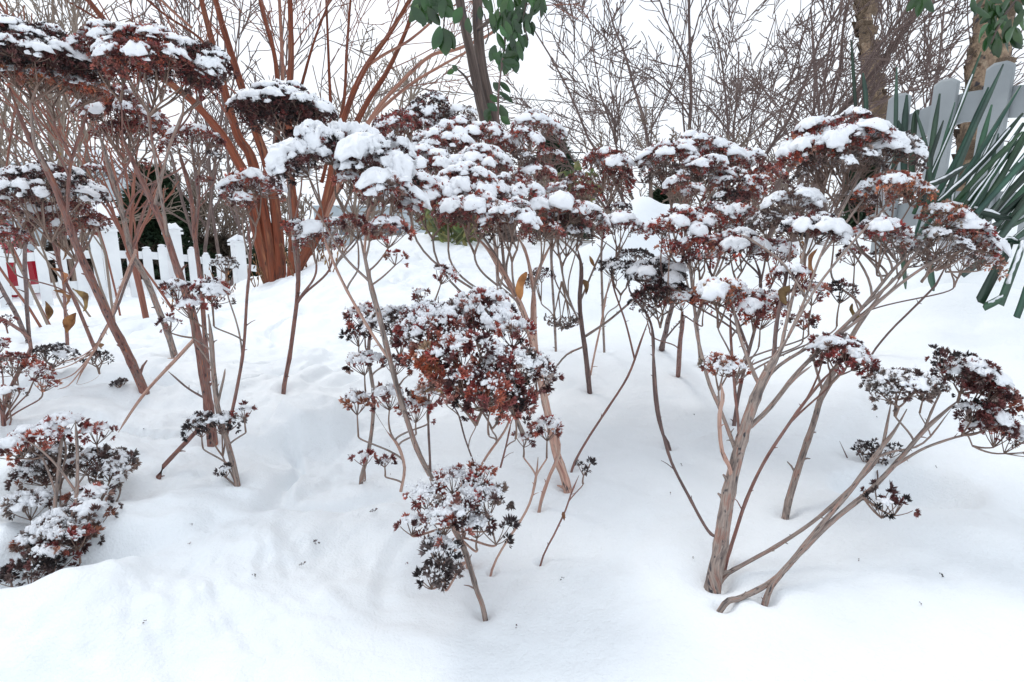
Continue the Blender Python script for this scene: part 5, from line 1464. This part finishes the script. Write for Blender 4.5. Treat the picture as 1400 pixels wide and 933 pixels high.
blade([(1172, 180), (1168, 120), (1164, 55)], 5, 1.9, 1.9); blade([(1182, 190), (1184, 140), (1180, 100)], 8, 1.9, 1.9); blade([(1300, 340), (1320, 280), (1350, 240)], 10, 1.2, 1.3)
# =================================================================== buildings, car, wires beyond the fence
def house(label, cx, d, Wm, Dm, Hm, mat, z0, wins, roof=.9):
    t = thing('house', label, 'building', (P(cx, 300, d)[0], P(cx, 300, d)[1], z0)); bpy.context.view_layer.update()
    c = P(cx, 300, d); y0 = c[1]
    m = MB(); n = int(Hm / .18)
    for k in range(n):
        box(m, (c[0], y0 + Dm / 2 + (.004 if k % 2 else -.004), z0 + (k + .5) * Hm / n), (Wm, Dm, Hm / n - .004))
    box(m, (c[0], y0 + Dm / 2, z0 + Hm / 2), (Wm - .03, Dm - .03, Hm - .01))
    m.build('wall', mat, t)
    m = MB()
    V = [(c[0] - Wm / 2 - .3, y0 - .3, z0 + Hm), (c[0] + Wm / 2 + .3, y0 - .3, z0 + Hm), (c[0] + Wm / 2 + .3, y0 + Dm + .3, z0 + Hm), (c[0] - Wm / 2 - .3, y0 + Dm + .3, z0 + Hm), (c[0] - Wm / 2 - .3, y0 + Dm / 2, z0 + Hm + roof), (c[0] + Wm / 2 + .3, y0 + Dm / 2, z0 + Hm + roof)]
    m.add(V, [(0, 1, 5), (0, 5, 4), (2, 3, 4), (2, 4, 5), (0, 4, 3), (1, 2, 5), (0, 3, 2), (0, 2, 1)], smooth=False); m.build('roof', M_ROOF, t)
    for (dx, z, w_, h_) in wins:
        m = MB()
        for (bx_, bz_, bw, bh) in ((0, h_ / 2, w_ + .12, .08), (0, -h_ / 2, w_ + .12, .08), (-w_ / 2, 0, .08, h_ + .06), (w_ / 2, 0, .08, h_ + .06), (0, 0, .035, h_), (0, 0, w_, .035)):
            box(m, (c[0] + dx + bx_, y0 - .03, z0 + z + bz_), (bw, .06 if bw > .04 and bh > .04 else .04, bh))
        wn = m.build('window', M_WHITE, t)
        m = MB(); box(m, (c[0] + dx, y0 - .012, z0 + z), (w_ - .05, .02, h_ - .05)); m.build('pane', M_GLASS, wn)
house('pale blue grey clapboard house beyond the fence at far left', -120, 22, 9.5, 6, 3.9, M_SIDING, -1.6, [(-3, 1.9, 1, 1.3), (1.2, 1.9, 1, 1.3), (3.8, 1.9, .9, 1.3), (3.8, .6, .5, .5)])
house('small brick outbuilding beyond the fence, behind the left white post', 132, 16, 1.6, 1.6, 1.75, M_BRICK, -1.4, [(-.35, 1.15, .35, .5), (.35, 1.15, .35, .5)], .5)
house('distant pale house low behind the cinnamon trunks', 500, 26, 4.5, 5, 2.2, M_SIDING, -1.3, [(-1.2, 1.3, .8, .8), (1.2, 1.3, .8, .8)], .8)
# car
car = thing('parked_car', 'red hatchback parked behind the white pickets at the left edge', 'car', (P(-90, 380, 9.2)[0] - .95, P(-90, 380, 9.2)[1], -1.15)); bpy.context.view_layer.update()
cx, cy, cz = car.location
prof = [(-2.0, .25), (2.0, .25), (2.08, .5), (2.05, .85), (1.85, .95), (1.55, 1.42), (-.2, 1.45), (-.9, 1.0), (-1.95, .85), (-2.1, .55)]
m = MB(); prism(m, prof, 1.7, np.eye(3), (cx, cy, cz), bevel=.03); m.build('body', M_RED, car)
m = MB(); prism(m, [(-.75, 1.0), (1.5, 1.0), (1.42, 1.36), (-.15, 1.38)], .02, np.eye(3), (cx, cy - .865, cz)); m.build('window', M_GLASS, car)
for dx in (-1.3, 1.3):
    m = MB(); an = np.linspace(0, 2 * math.pi, 20)[:-1]
    prism(m, [(.32 * math.cos(a), .32 * math.sin(a)) for a in an], .2, np.eye(3), (cx + dx, cy - .80, cz + .31), bevel=.08); wh = m.build('wheel', M_RUBBER, car)
    m = MB(); prism(m, [(.19 * math.cos(a), .19 * math.sin(a)) for a in an], .03, np.eye(3), (cx + dx, cy - .91, cz + .31)); m.build('rim', M_TRIM, wh)
m = MB(); prism(m, [(1.92, .7), (2.07, .7), (2.05, .82), (1.9, .84)], .3, np.eye(3), (cx, cy - .72, cz)); m.build('tail_lamp', M_TRIM, car)
m = MB(); snow_blob(m, (cx + .6, cy, cz + 1.44), .72, .01, .07, 30, 6); m.build('snow_cap', M_SNOW, car)
# wires
for k, (a, b, da, db, lab) in enumerate([((-60, 165), (420, 205), 20, 26, 'upper sagging utility cable crossing the left background'), ((-60, 186), (420, 214), 20, 26, 'lower sagging utility cable crossing the left background'), ((540, 118), (960, 150), 24, 26, 'thin cable crossing the sky behind the twin grey trunks'), ((300, 20), (420, 40), 24, 26, 'thin cable high behind the cinnamon trunks')]):
    A_, B_ = P(*a, da), P(*b, db); mid = (A_ + B_) / 2 - np.array([0, 0, .25]); m = MB(); tube(m, bez(A_, mid, B_, 20), .018, 5)
    tag(m.build('utility_cable', M_WIRE), lab, 'cable', 'cables in the background')
wf = thing('wire_fence', 'pair of thin horizontal wires on a short post before the dark evergreen at centre', 'fence', P(740, 212, 6)); bpy.context.view_layer.update()
for y in (208, 218): m = MB(); tube(m, [P(735, y, 6), P(800, y + 1, 6)], .006, 5); m.build('wire', M_WIRE, wf)
m = MB(); tube(m, [P(737, 330, 6), P(737, 200, 6)], .02, 6); m.build('post', M_PALETWIG, wf)
# small dry weeds at the snow crest by the cinnamon trunks
for k, (x, y) in enumerate([(420, 365), (436, 358), (452, 372), (402, 378), (470, 352), (350, 392), (300, 392), (310, 388), (286, 384), (232, 392), (362, 388), (1100, 400)]):
    d_ = min(G(x, y), 3.4); m = MB()
    b = P(x, y, d_); b[2] = tz(b[0], b[1]) - .02
    for q in range(3):
        e = b + np.array([random.uniform(-.05, .05), random.uniform(-.03, .03), random.uniform(.08, .2)])
        tube(m, catmull([b, (b + e) / 2 + rng.normal(0, .008, 3), e], 6), [.003, .0015], 4)
        for z_ in (.6, .8, 1): leaf_mesh(m, b + (e - b) * z_, .02, .008, random.uniform(-120, -60), 1)
    tag(m.build('dry_weed', M_DRYLEAF), 'little dead weed sprig poking out of the snow near the fence and cinnamon trunks', 'weed', 'dead weeds at the snow crest')
